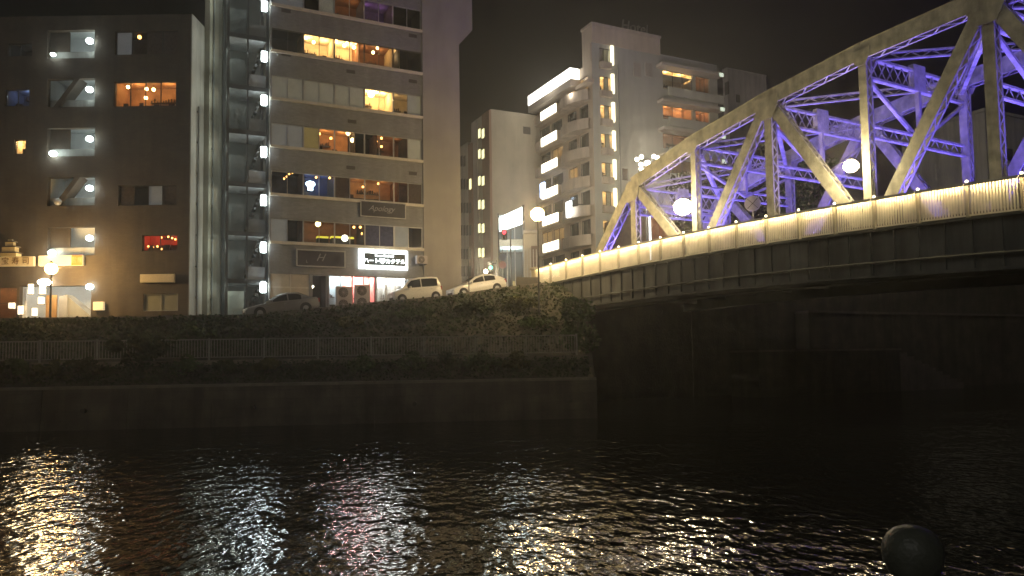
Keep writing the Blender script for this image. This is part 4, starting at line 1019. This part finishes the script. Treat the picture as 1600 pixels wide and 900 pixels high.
for zb in rows:
    if zb + 3 > zr: continue
    opl += [(6.9, 9.6, zb+1.05, zb+2.65), (9.9, 12.6, zb+1.05, zb+2.65), (1.0, 3.0, zb+.9, zb+2.6), (3.6, 5.6, zb+.9, zb+2.6)]
facade(HL, 0, hd, 8.3, zr, opl, .3).build('left_wall', m_hot, he)
for i, o4 in enumerate(opl):
    lit = (i * 7 + 3) % 11 in (0, 4)
    room(he, HL, *o4, m_cream if lit else m_dark, 1.5, .3, (14 if lit else None), WARM)
    window(he, HL, *o4, 2, [m_curtain if (i % 3 == 1 and not lit) else None, None], m_dframe)
m_lit = emis('parapet_glow', (1.0, .92, .74), 4.0)  # lamplight washing the balcony parapets, put in as emission
for zb in rows:
    if zb + 1 > zr: continue
    a0, a1 = HT.hitl(858, 300)[0], HT.hitl(883, 300)[0]; a0, a1 = sorted((a0, a1))
    MB().mbox(HL, (a1+.02, -.9, zb-.3), (hd, -.05, zb + .85)).build('balcony', m_hotb, he)
    e_ = MB().mbox(HL, (a0, -.95, zb-.25), (a1, -.05, zb + 1.0)).build('balcony', m_hot, he)
    bevel(MB().mbox(HL, (a0+.03, -1.06, zb - .1), (a1-.03, -.96, zb + .95)).build('glowing_parapet', m_lit, e_), .12, 3)
    cbm = MB(); N = 14; a2, a3 = .4, a0 - .05     # bowed balcony
    for k in range(N + 1):
        f = k / N; a = a2 + (a3-a2)*f; bb_ = -.35 - 1.25 * math.sin(math.pi*f)**.8
        for zz in (zb - .45, zb + .75): cbm.v.append(HL(a, bb_, zz))
        for zz in (zb - .45, zb + .75): cbm.v.append(HL(a, -.02, zz))
    for k in range(N):
        i = k*4; cbm.f += [(i, i+4, i+5, i+1), (i+2, i+6, i+4, i), (i+1, i+5, i+7, i+3)]
    cbm.build('bowed_balcony', m_hotb, he, smooth=False)
a0 = HT.hitl(906, 120)[0]
bevel(MB().mbox(HL, (a0, -1.3, zr - 1.25), (hd, -.02, zr + .05)).build('lit_eave', emis('eave_light', (1.0, .97, .88), 3.2), he), .1, 2)
MB().mbox(HL, (a0, -1.25, zr - 2.1), (hd, -.02, zr - 1.27)).build('eave_soffit', m_soffit, he)
plight('eave_glow', HT.world(-2.2, hd*.55, zr-.4), 160, (1, .9, .72), .6); plight('eave_glow', HT.world(-1.7, 2.2, zr-3.3), 60, (1, .9, .75), .3)
MB().mbox(HL, (-.4, -.7, zr - 2.6), (a0 - .05, -.02, zr - 2.2)).build('canopy', m_hot, he)
for px, py, lb, m_ in ((848, 297, 'narrow blue white glowing sign on the far edge of the hotel', emis('blue_glow', (.55, .7, 1.0), 5)), (889, 327, 'upright white glowing sign between the hotel balconies', emis('white_glow', (.95, 1.0, 1.0), 5))):
    a, z = HT.hitl(px, py, -1.9); e_ = empty('hotel_sign', HT.world(-1.9, a, z - .9), YAW, lb, 'sign', 'glowing signs on the hotel')
    bevel(MB().box((-.12, -.55, 0), (.12, .55, 1.8)).build('panel', m_, e_), .1, 3); MB().box((.12, -.05, .2), (1.85, .05, .3)).build('bracket', m_black, e_); MB().box((.12, -.05, 1.5), (1.85, .05, 1.6)).build('bracket', m_black, e_)
# front of the hotel
opf = []
for zb in rows + [rows[-1] + FLH]:
    opf += [(1.0, 2.75, zb+.6, zb+2.3)]
ztopf = zr2 + .2
opd = [(hs1+.25, hs1+1.15, zb+.5, zb+1.9) for zb in rows[1:5]]
facade(HF, 0, hs2, 8.3, zp - 2.0, opf + opd, .3).build('front_wall', m_hotg, he)
for i, o4 in enumerate(opf):
    room(he, HF, *o4, m_cream, 1.5, .3, 26, WARM); window(he, HF, *o4, 3, [None, m_shutter, None], m_dframe)
    e_ = MB().mbox(HF, (o4[1]-.38, -.34, o4[2]-.2), (o4[1]+.02, -.04, o4[3]+.4)).build('bay_light', emis('bay_light%d' % i, (1.0, .9, .62), 2.2), he); bevel(e_, .1, 2)
    MB().mbox(HF, (.9, -.5, o4[2]-.75), (o4[1]-.4, -.03, o4[2]-.02)).build('bay_sill', m_hotb, he)
for o4 in opd: room(he, HF, *o4, m_curtain, 1.2, .3, 2, WARM); window(he, HF, *o4, 1, None, m_dframe)
MB().mbox(HF, (hs1-.06, -.1, 8.3), (hs1+.03, -.01, zp-4)).build('drain_pipe', m_pipe, he)
opr = []; rowR = [HT.rect(1036, y0, 1112, y1) for y0, y1 in ((116, 145), (170, 191), (213, 236), (252, 276))]
for (a0, a1, c0, c1) in rowR: opr += [(a0, a0 + (a1-a0)*.6, c0, c1), (a0 + (a1-a0)*.66, a1 - .3, c0, c1)]
facade(HF, hs2, hs3, 8.3, zr2, opr, .3).build('right_front_wall', m_hotg, he)
for i, o4 in enumerate(opr):
    pw_ = (120, 12, 50, 36, 16, 6, 4, 2)[i]
    room(he, HF, *o4, (m_cream, m_dorange, m_orange, m_dorange)[i % 4] if i < 4 else m_dorange, 1.6, .3, pw_, WARM if i < 2 else AMBER, 2); window(he, HF, *o4, 3, None, m_dframe)
for (a0, a1, c0, c1) in rowR:
    MB().mbox(HF, (hs2 - .6, -1.2, c1+.05), (hs3+.05, -.02, c1+.4)).build('balcony_slab', m_soffit, he)
    MB().mbox(HF, (hs2 + .3, -1.1, c0-1.1), (hs3, -.9, c0-.1)).build('balcony', m_hotg, he)
    bevel(MB().mbox(HF, (hs3-.7, -1.25, c1-.1), (hs3-.1, -1.22, c1+.35)).build('end_light', emis('slab_light', (.85, 1, .8), .8), he), .005)
hb = MB(); hb.quad(HL(0,0,zr), HL(hd,0,zr), HL(hd,14,zr), HL(0,14,zr)); hb.quad(HF(hs3,0,8.3), HF(hs3,14,8.3), HF(hs3,14,zr2), HF(hs3,0,zr2)); hb.quad(HF(hs2,0,zr2), HF(hs3,0,zr2), HF(hs3,14,zr2), HF(hs2,14,zr2)); hb.quad(HL(hd,0,8.3), HL(hd,14,8.3), HL(hd,14,zr), HL(hd,0,zr))
hb.build('roof_and_rear', m_hot, he)
ph = HT.hitl(909, 80)[0]
MB().mbox(HF, (.05, -.06, zp - 2.0), (hs2 + .05, ph, zp)).build('penthouse', m_hot, he); MB().mbox(HF, (.02, .3, zr), (hs2, ph - .05, zp - 2.0)).build('penthouse_base', m_hot, he)
MB().mbox(HF, (-.05, -.16, zp), (hs2 + .15, ph + .1, zp + .3)).build('penthouse_eave', m_hotb, he)
for px in (995, 1013): 
    a, z = HT.hitf(px, 108); MB().mbox(HF, (a-.5, -.1, z-.9), (a+.5, .0, z+.7)).build('louvre', m_lwall, he)
# roof sign (unlit, hard to read)
a0, z0_ = HT.hitf(966, 43, 1.0); a1, _ = HT.hitf(1016, 43, 1.0)
rs = empty('roof_sign', HT.world((a0+a1)/2, 1.0, zp + .3), YAW, 'unlit roof lettering on top of the hotel penthouse', 'sign')
m_rs = mat('roof_letter', (.22, .21, .19), .5, .1)
for px_ in (-1.5, 0, 1.5): MB().bar((px_, .25, 0), (px_, .25, 1.6), .06, .06).build('stand', m_black, rs)
MB().bar((-2.1, .2, .35), (2.1, .2, .35), .05, .05).build('rail', m_black, rs)
text('Hotel', 1.75, m_rs, rs, (0, 0, .95), shear=.15, ex=.06, sx=.95)

# ================================================================== further buildings behind the bridge
p = at(1142, 300, 104); WB = Frame('white_block', p.x, 104.0, 8.3, YAW, 'plain white block rising behind the bridge chord right of the hotel', 'building')
m_wb = mat('white_block_wall', (.50, .45, .44), .85, .08, .4, streak=0.3)
zt_ = WB.hitf(1160, 113)[1]; w1 = WB.hitf(1198, 150)[0]; dl = WB.hitl(1130, 150)[0]
MB().mbox(WB.front, (0, 0, 8.3), (w1, dl, zt_)).build('wall', m_wb, WB.e); MB().mbox(WB.front, (-.05, -.05, zt_), (w1+.05, dl+.05, zt_+.25)).build('parapet', m_wb, WB.e)
a0, a1, c0, c1 = WB.rect(1133, 128, 1139, 148, True); e_ = MB().mbox(WB.left, (a0, -.06, c0), (a1, .02, c1)).build('window', m_vent, WB.e)
a0, a1, c0, c1 = WB.rect(1150, 148, 1156, 160); MB().mbox(WB.front, (a0, -.06, c0), (a1, .02, c1)).build('window', m_vent, WB.e)
p = at(1012, 390, 78); SB = Frame('dark_shop_building', p.x, 78.0, 8.3, YAW, 'low dark shop building with white outlined door seen through the truss', 'shop')
w1 = SB.hitf(1262, 330)[0]; zt_ = SB.hitf(1100, 336)[1]
m_sb = mat('dark_shop_wall', (.12, .085, .065), .8, .2)
a0, a1, c0, c1 = SB.rect(1016, 340, 1048, 384)
ent2 = (a0, a1, 8.4, c1)
facade(SB.front, 0, w1, 8.3, zt_, [ent2], .3).build('front_wall', m_sb, SB.e)
room(SB.e, SB.front, *ent2, m_dorange, 2, .3, 20, WARM)
MB().add([SB.front(0,0,zt_), SB.front(w1,0,zt_), SB.front(w1,8,zt_), SB.front(0,8,zt_), SB.front(0,0,8.3), SB.front(0,8,8.3)], [(0,1,2,3),(0,4,5,3)]).build('roof', m_sb, SB.e)
m_neon = emis('white_neon', (.85, .95, 1.0), 4)
nm = MB(); nm.mbox(SB.front, (a0-.15, -.12, 8.4), (a0, -.02, c1+.1)); nm.mbox(SB.front, (a0, -.12, c1), (a1+1.2, -.02, c1+.14)); nm.build('neon_outline', m_neon, SB.e)
a0, a1, c0, c1 = SB.rect(985, 366, 1002, 384)
vs = empty('vending_machine', SB.world(a1, -1.0, 8.35), YAW, 'white glowing vending machine left of the outlined shop door', 'vending machine')
MB().box((-.6, 0, 0), (.6, .7, 1.9)).build('casing', m_white, vs); MB().box((-.5, -.03, .6), (.5, 0, 1.8)).build('lit_panel', emis('vending_light', (.9, .97, 1), 3), vs); MB().box((-.4, -.02, .15), (.4, 0, .4)).build('slot', m_black, vs)
p = at(1200, 300, 98); RB = Frame('back_building', p.x, 98.0, 8.3, YAW, 'dark mid-rise building with a few orange windows behind the truss', 'building')
w1 = RB.hitf(1500, 300)[0]; zt_ = RB.hitf(1260, 178)[1]; m_rb = mat('back_wall_dark', (.10, .085, .08), .85, .15)
opx = [RB.rect(1206, 192, 1228, 222), RB.rect(1234, 192, 1250, 222), RB.rect(1278, 192, 1298, 204), RB.rect(1310, 204, 1326, 220), RB.rect(1060, 246, 1090, 262)][:4]
facade(RB.front, 0, w1, 8.3, zt_, opx, .3).build('front_wall', m_rb, RB.e)
for o4, pw_ in zip(opx, (22, 10, 40, 40)): room(RB.e, RB.front, *o4, m_orange, 1.8, .3, pw_, AMBER); window(RB.e, RB.front, *o4, 2, None, m_dframe)
MB().add([RB.front(0,0,zt_), RB.front(w1,0,zt_), RB.front(w1,12,zt_), RB.front(0,12,zt_), RB.front(0,0,8.3), RB.front(0,12,8.3)], [(0,1,2,3),(0,4,5,3)]).build('roof', m_rb, RB.e)
p = at(1545, 300, 97); PB = Frame('pale_building', p.x, 97.0, 8.3, YAW, 'pale yellowish building at the right edge behind the bridge', 'building')
zt_ = PB.hitf(1580, 182)[1]; m_pb = mat('pale_wall', (.55, .52, .42), .85, .1, .4, streak=0.4)
MB().mbox(PB.front, (0, 0, 8.3), (22, 12, zt_)).build('wall', m_pb, PB.e); MB().mbox(PB.front, (-.1, -.1, zt_), (22.1, 12.1, zt_+.4)).build('parapet', m_pb, PB.e)
for k in range(4):
    MB().mbox(PB.front, (1.2 + 3*k, -.05, zt_-6), (2.4 + 3*k, .02, zt_-4.4)).build('window', m_vent, PB.e)

# ---- trees behind the bridge
def tree(X, Y, z, h, r, label, seed, mi=0, n=2600):
    rg = random.Random(seed); e_ = empty('street_tree', (X, Y, z), 0, label, 'tree', 'trees beyond the bridge')
    tr = MB(); tr.tube((0, 0, -.2), (.1, .05, h*.5), .22, .13, 9); 
    for k in range(8):
        a = rg.uniform(0, 6.28); z0 = h*rg.uniform(.3, .55); tr.tube((.08, .04, z0), (r*.75*math.cos(a), r*.75*math.sin(a), z0 + h*rg.uniform(.18, .4)), .09, .025, 6)
    tr.build('trunk', m_bark, e_); leaves(rg, (0, 0, h*.66), (r, r, h*.36), n, .22, 14).build('crown', m_leaf[mi], e_)
for i, (px, py, Y, r, lb, mi) in enumerate([(1085, 258, 64, 3.4, 'leafy street tree behind the bridge lantern nearer the far bank', 2), (1165, 238, 68, 3.6, 'leafy street tree seen through the middle of the truss', 2), (1275, 228, 72, 4.0, 'leafy street tree behind the tall bridge post', 0)]):
    p = at(px, py, Y); tree(p.x, Y, 8.35, p.z - 8.35 + .5, r, lb, 400 + i, mi)

# ================================================================== cars
m_tyre = mat('tyre', (.02, .02, .02), .8, .1); m_rim = mat('rim', (.4, .4, .4), .35, .1, metal=.7); m_carglass = mat('car_glass', (.02, .022, .025), .08, 0, spec=.6)
m_hl = mat('headlight_glass', (.6, .62, .62), .15, 0); m_tl = mat('tail_light', (.4, .02, .02), .3, 0)
def car(name, label, loc, yaw, pitch, paint, Ln, W, Hh, belt, low, roof, cabin, bonnet, wheels, wr=.3):
    """profiles run from the front (x=-Ln/2) to the rear; low: [(x, top z)], roof: [(x, z)]"""
    e_ = empty(name, loc, 0, label, 'car', 'parked cars'); e_.rotation_euler = (0, pitch, yaw)
    w2 = W/2
    def loft(st):
        mb = MB(); m_ = len(st[0])
        for s_ in st: mb.v += s_
        for i in range(len(st)-1):
            for j in range(m_-1): mb.f.append((i*m_+j, i*m_+j+1, (i+1)*m_+j+1, (i+1)*m_+j))
        mb.f.append(tuple(range(m_))); mb.f.append(tuple((len(st)-1)*m_ + j for j in range(m_))[::-1]); return mb
    sts = []
    for (x, zt, tw, zb) in low:
        y = w2*tw; h_ = zt - zb
        sts.append([(x, -y*.9, zb), (x, -y*.985, zb+h_*.16), (x, -y, zb+h_*.5), (x, -y*.97, zb+h_*.88), (x, -y*.88, zt-.01), (x, 0, zt+.015), (x, y*.88, zt-.01), (x, y*.97, zb+h_*.88), (x, y, zb+h_*.5), (x, y*.985, zb+h_*.16), (x, y*.9, zb), (x, 0, zb)])
    bd_ = loft(sts).build('body', paint, e_, smooth=True); bevel(bd_, .02, 2)
    sts = []
    for (x, z, tw) in roof:
        y = w2*tw; yb = w2*.93
        sts.append([(x, -yb, belt), (x, -(yb+(y-yb)*.5)-.01, belt+(z-belt)*.5), (x, -y, z-.06), (x, -y*.8, z), (x, 0, z+.02), (x, y*.8, z), (x, y, z-.06), (x, (yb+(y-yb)*.5)+.01, belt+(z-belt)*.5), (x, yb, belt)])
    cb_ = loft(sts).build('cabin', paint, e_, smooth=True)
    # glass panels lying proud on the cabin
    def zroof(x):
        for (xa, za, wa), (xb, zb, wb) in zip(roof, roof[1:]):
            if xa <= x <= xb:
                f = (x-xa)/(xb-xa); return za+(zb-za)*f, w2*(wa+(wb-wa)*f)
        return roof[-1][1], w2*roof[-1][2]
    for (xa, xb) in cabin:
        for sg in (-1, 1):
            g = MB(); N = 6; vs = []
            for k in range(N+1):
                x = xa + (xb-xa)*k/N; z, y = zroof(x); yb = w2*.93
                def yy(f): return (yb+(y-yb)*f + .016*math.sin(math.pi*f) + .012)*sg
                top = max(.12, (z-belt-.12)/(z-belt)) if z > belt+.2 else .3
                vs += [(x, yy(.06), belt+(z-belt)*.06), (x, yy(.5), belt+(z-belt)*.5*top*1.1), (x, yy(top), belt+(z-belt)*top)]
            fs = []
            for k in range(N): fs += [(k*3, k*3+3, k*3+4, k*3+1), (k*3+1, k*3+4, k*3+5, k*3+2)]
            g.add(vs, fs).build('side_window', m_carglass, e_)
    for (i0, i1, nm_) in ((0, 1, 'windscreen'), (len(roof)-2, len(roof)-1, 'rear_window')):
        (xa, za, wa), (xb, zb, wb) = roof[i0], roof[i1]; d = -1 if i0 == 0 else 1
        off = Vector((zb-za, 0, -(xb-xa))); off = off.normalized()*.015; off = off if off.z > 0 else -off
        f0, f1 = (.08, .92) if i0 == 0 else (.1, .9)
        pts = []
        for f, q in ((f0, .86), (f1, .84)):
            x = xa+(xb-xa)*f; z = za+(zb-za)*f; w_ = w2*(wa+(wb-wa)*f)
            pts += [Vector((x, -w_*q, z+.015))+off, Vector((x, w_*q, z+.015))+off]
        MB().quad(pts[0], pts[1], pts[3], pts[2]).build(nm_, m_carglass, e_)
    for wx in wheels:
        for sg in (-1, 1):
            t_ = MB().tube((wx, sg*(w2-.2), wr), (wx, sg*(w2+.014), wr), wr, n=20).build('wheel', m_tyre, e_)
            MB().tube((wx, sg*(w2-.1), wr), (wx, sg*(w2+.022), wr), wr*.62, wr*.58, n=14).build('rim', m_rim, t_)
            MB().tube((wx, sg*(w2-.15), wr+.02), (wx, sg*(w2+.006), wr+.02), wr*1.15, n=20).build('wheel_arch', m_tyre, e_)
    x0 = low[0][0]; zt = low[1][1]
    for sg in (-1, 1):
        MB().ball((low[1][0]+.02, sg*w2*.74, zt*.86), .14, 10, 7, .8).build('headlight', m_hl, e_, smooth=True)
        MB().box((low[-1][0]-.05, sg*w2*.8-.1, belt*.72), (low[-1][0]+.02, sg*w2*.8+.1, belt*1.0)).build('tail_light', m_tl, e_)
        bevel(MB().box((bonnet, sg*(w2+.12)-.09, belt+.0), (bonnet+.12, sg*(w2+.12)+.09, belt+.14)).build('door_mirror', paint, e_), .03)
        for hx in (cabin[0][0]+.75, cabin[-1][0]+.55): MB().box((hx, sg*(w2+.005)-.012, belt-.16), (hx+.16, sg*(w2+.005)+.012, belt-.13)).build('door_handle', m_rim, e_)
    MB().box((x0-.015, -w2*.55, .3), (x0+.03, w2*.55, .45)).build('grille', m_black, e_)
    MB().box((x0-.025, -.17, .46), (x0+.02, .17, .6)).build('number_plate', m_white, e_)
    return e_
cpaint = [mat('white_car_paint', (.72, .70, .64), .25, .03, spec=.6), mat('pearl_car_paint', (.74, .73, .68), .22, .03, spec=.6), mat('silver_car_paint', (.25, .245, .235), .28, .04, metal=.3, spec=.6)]
def road_at(px, off):
    base = Vector((-15.3, 46.0, 0)) + V*off
    d = ray(px, 470); k = (base - CO).dot(V) / d.dot(V); p = CO + d*k
    return p.x, p.y
def place(px, off):
    x, y = road_at(px, off); z = gz(x, y)
    s_ = 1.0; pitch = -math.atan2(gz(x + U.x*s_, y + U.y*s_) - gz(x - U.x*s_, y - U.y*s_), 2*s_)
    return (x, y, z), pitch
loc, pt = place(650, 1.5)
car('minicar', 'boxy cream minicar parked under the lit signboard', loc, YAW, pt, cpaint[0], 3.4, 1.48, 1.65, .95,
    [(-1.7, .72, .86, .28), (-1.62, .84, .95, .2), (-1.1, .97, 1.0, .2), (-.7, 1.0, 1.0, .2), (1.2, 1.0, 1.0, .2), (1.62, .98, .98, .22), (1.7, .8, .93, .3)],
    [(-1.05, .98, .9), (-.45, 1.58, .80), (.2, 1.66, .80), (1.1, 1.65, .80), (1.5, 1.58, .80), (1.66, 1.0, .9)], [(-.72, .22), (.3, 1.42)], -.62, (-1.18, 1.2), .28)
loc, pt = place(746, 4.2)
car('hatchback', 'white sloping-roof hatchback parked uphill near the bridge end', loc, YAW, pt, cpaint[1], 4.3, 1.72, 1.48, .92,
    [(-2.15, .6, .8, .3), (-2.05, .72, .92, .22), (-1.4, .88, 1.0, .2), (-.8, .95, 1.0, .2), (1.3, 1.0, 1.0, .2), (1.95, 1.02, .97, .24), (2.15, .8, .9, .32)],
    [(-1.05, .95, .88), (-.15, 1.38, .76), (.45, 1.48, .75), (1.1, 1.42, .74), (1.75, 1.2, .76), (2.08, 1.0, .86)], [(-.75, .35), (.43, 1.3)], -.75, (-1.4, 1.3), .31)
loc, pt = place(441, 1.5)
car('sedan', 'dim silver sedan parked lowest on the street below the stair tower', loc, YAW, pt, cpaint[2], 4.5, 1.7, 1.42, .88,
    [(-2.25, .58, .82, .3), (-2.12, .7, .93, .22), (-1.4, .84, 1.0, .2), (-.8, .9, 1.0, .2), (1.3, .96, 1.0, .2), (2.1, .98, .96, .24), (2.25, .75, .9, .32)],
    [(-1.0, .9, .88), (-.2, 1.32, .76), (.35, 1.42, .75), (.95, 1.38, .75), (1.75, .98, .84)], [(-.7, .3), (.38, 1.15)], -.75, (-1.42, 1.35), .31)

# ---- street signs, signals
def pole_sign(px, y_top, y_bot, Y, label, discs=(), name='sign_pole', r=.04):
    p = at(px, y_top, Y); zg = gz(p.x, Y); e_ = empty(name, (p.x, Y, zg), 0, label, 'sign')
    MB().tube((0, 0, 0), (0, 0, p.z - zg), r, n=8).build('pole', m_black, e_)
    for (py, rad, m_) in discs:
        z = zat(px, py, Y) - zg; MB().tube((0, -.08, z), (0, -.05, z), rad, n=20).build('disc', m_, e_)
    return e_
loc, pt = place(733, 2.6)
pole_sign(732, 386, 455, loc[1], 'thin dark pole standing in front of the white hatchback')
m_bsign = mat('blue_sign_face', (.06, .09, .2), .4, .05); m_rsign = mat('red_sign_face', (.3, .12, .14), .4, .05)
pole_sign(785, 390, 440, 70, 'pole with a blue disc and a red disc in front of the glass shop', [(402, .34, m_bsign), (414, .34, m_rsign)])
def signal(px, py, Y, lit, label):
    p = at(px, py, Y); zg = gz(p.x, Y); e_ = empty('traffic_signal', (p.x, Y, zg), 0, label, 'traffic light'); h = p.z - zg
    MB().tube((.55, 0, 0), (.55, 0, h + .5), .06, n=8).build('pole', m_black, e_); MB().bar((.55, 0, h + .2), (-.2, 0, h + .2), .06, .06).build('arm', m_black, e_)
    MB().box((-.25, -.12, -.45 + h), (.25, .12, .45 + h)).build('head', m_black, e_)
    for k, nm_ in enumerate(('red', 'green')):
        on = nm_ == lit; c = (1, .05, .08) if nm_ == 'red' else (.1, 1, .55)
        MB().ball((0, -.1, h + (.2 if k == 0 else -.2)), .17, 12, 8).build('lens', emis(nm_ + '_lens', c, 3.5) if on else m_vent, e_)
signal(788, 367, 68, 'red', 'traffic signal showing red in front of the glass shop canopy')
signal(767, 415, 72, 'green', 'traffic signal showing green low in the street gap')
lampbulb(at(759, 424, 74), .2, m_bulbwh, 'lane_lamp', 'small bright lamp low behind the white hatchback', 'lamp', None, .3)
plight('lane_light', at(759, 420, 72), 2600, (1.0, .82, .54), 1.0)
# tall cluster lamp on the approach road beyond the bridge end
p = at(1008, 254, 66); cl_ = empty('cluster_lamp', (p.x, 66, 8.4), 0, 'tall cluster street lamp with many small white globes left of the truss corner', 'street lamp', 'street lamps')
h = p.z - 8.4
MB().lathe([(.16, 0), (.16, .4), (.09, .5), (.06, h)], 12).build('pole', m_black, cl_, smooth=True)
for k in range(9):
    a_ = k*2.4; r_ = .25 + .12*k; q = (r_*math.cos(a_), r_*.7*math.sin(a_), h + .55*math.sin(k*1.7))
    MB().tube((0, 0, h-.3), q, .025, n=5).build('arm', m_black, cl_); MB().ball(q, .17, 10, 7).build('globe', m_bulbwh, cl_, smooth=True)
plight('cluster_light', p + Vector((0, 0, -1.2)), 3600, (1.0, .88, .66), 1.3); plight('cluster_light', p + Vector((0, 0, 1.5)), 1200, (1.0, .88, .66), 1.2)
p = T(17.2, 2.0, 0); q = at(1176, 318, p.y)
ts_ = empty('traffic_sign', (q.x, q.y, dz(17)), R(-24), 'pale round crossed traffic sign seen through the truss', 'sign')
h = q.z - dz(17)
MB().tube((0, .03, 0), (0, .03, h + .3), .035, n=8).build('pole', m_frame, ts_); MB().tube((0, -.02, h), (0, .01, h), .45, n=24).build('disc', mat('sign_lilac', (.62, .55, .62), .4, .05), ts_)
MB().bar((-.28, -.035, h-.28), (.28, -.035, h+.28), .07, .02).add(*(lambda q_: (q_.v, q_.f))(MB().bar((-.28, -.04, h+.28), (.28, -.04, h-.28), .07, .02))).build('cross', m_vent, ts_)

# ================================================================== night haze over the river
hm = bpy.data.materials.new('night_haze'); hm.use_nodes = True; ht_ = hm.node_tree; ht_.nodes.clear()
ho = ht_.nodes.new('ShaderNodeOutputMaterial'); hv = ht_.nodes.new('ShaderNodeVolumePrincipled')
hv.inputs['Color'].default_value = (.9, .88, .84, 1); hv.inputs['Density'].default_value = .0019; hv.inputs['Anisotropy'].default_value = .78
ht_.links.new(hv.outputs[0], ho.inputs['Volume'])
tag(MB().box((-720, -70, -3), (720, 1300, 60)).build('haze', hm), kind='stuff')
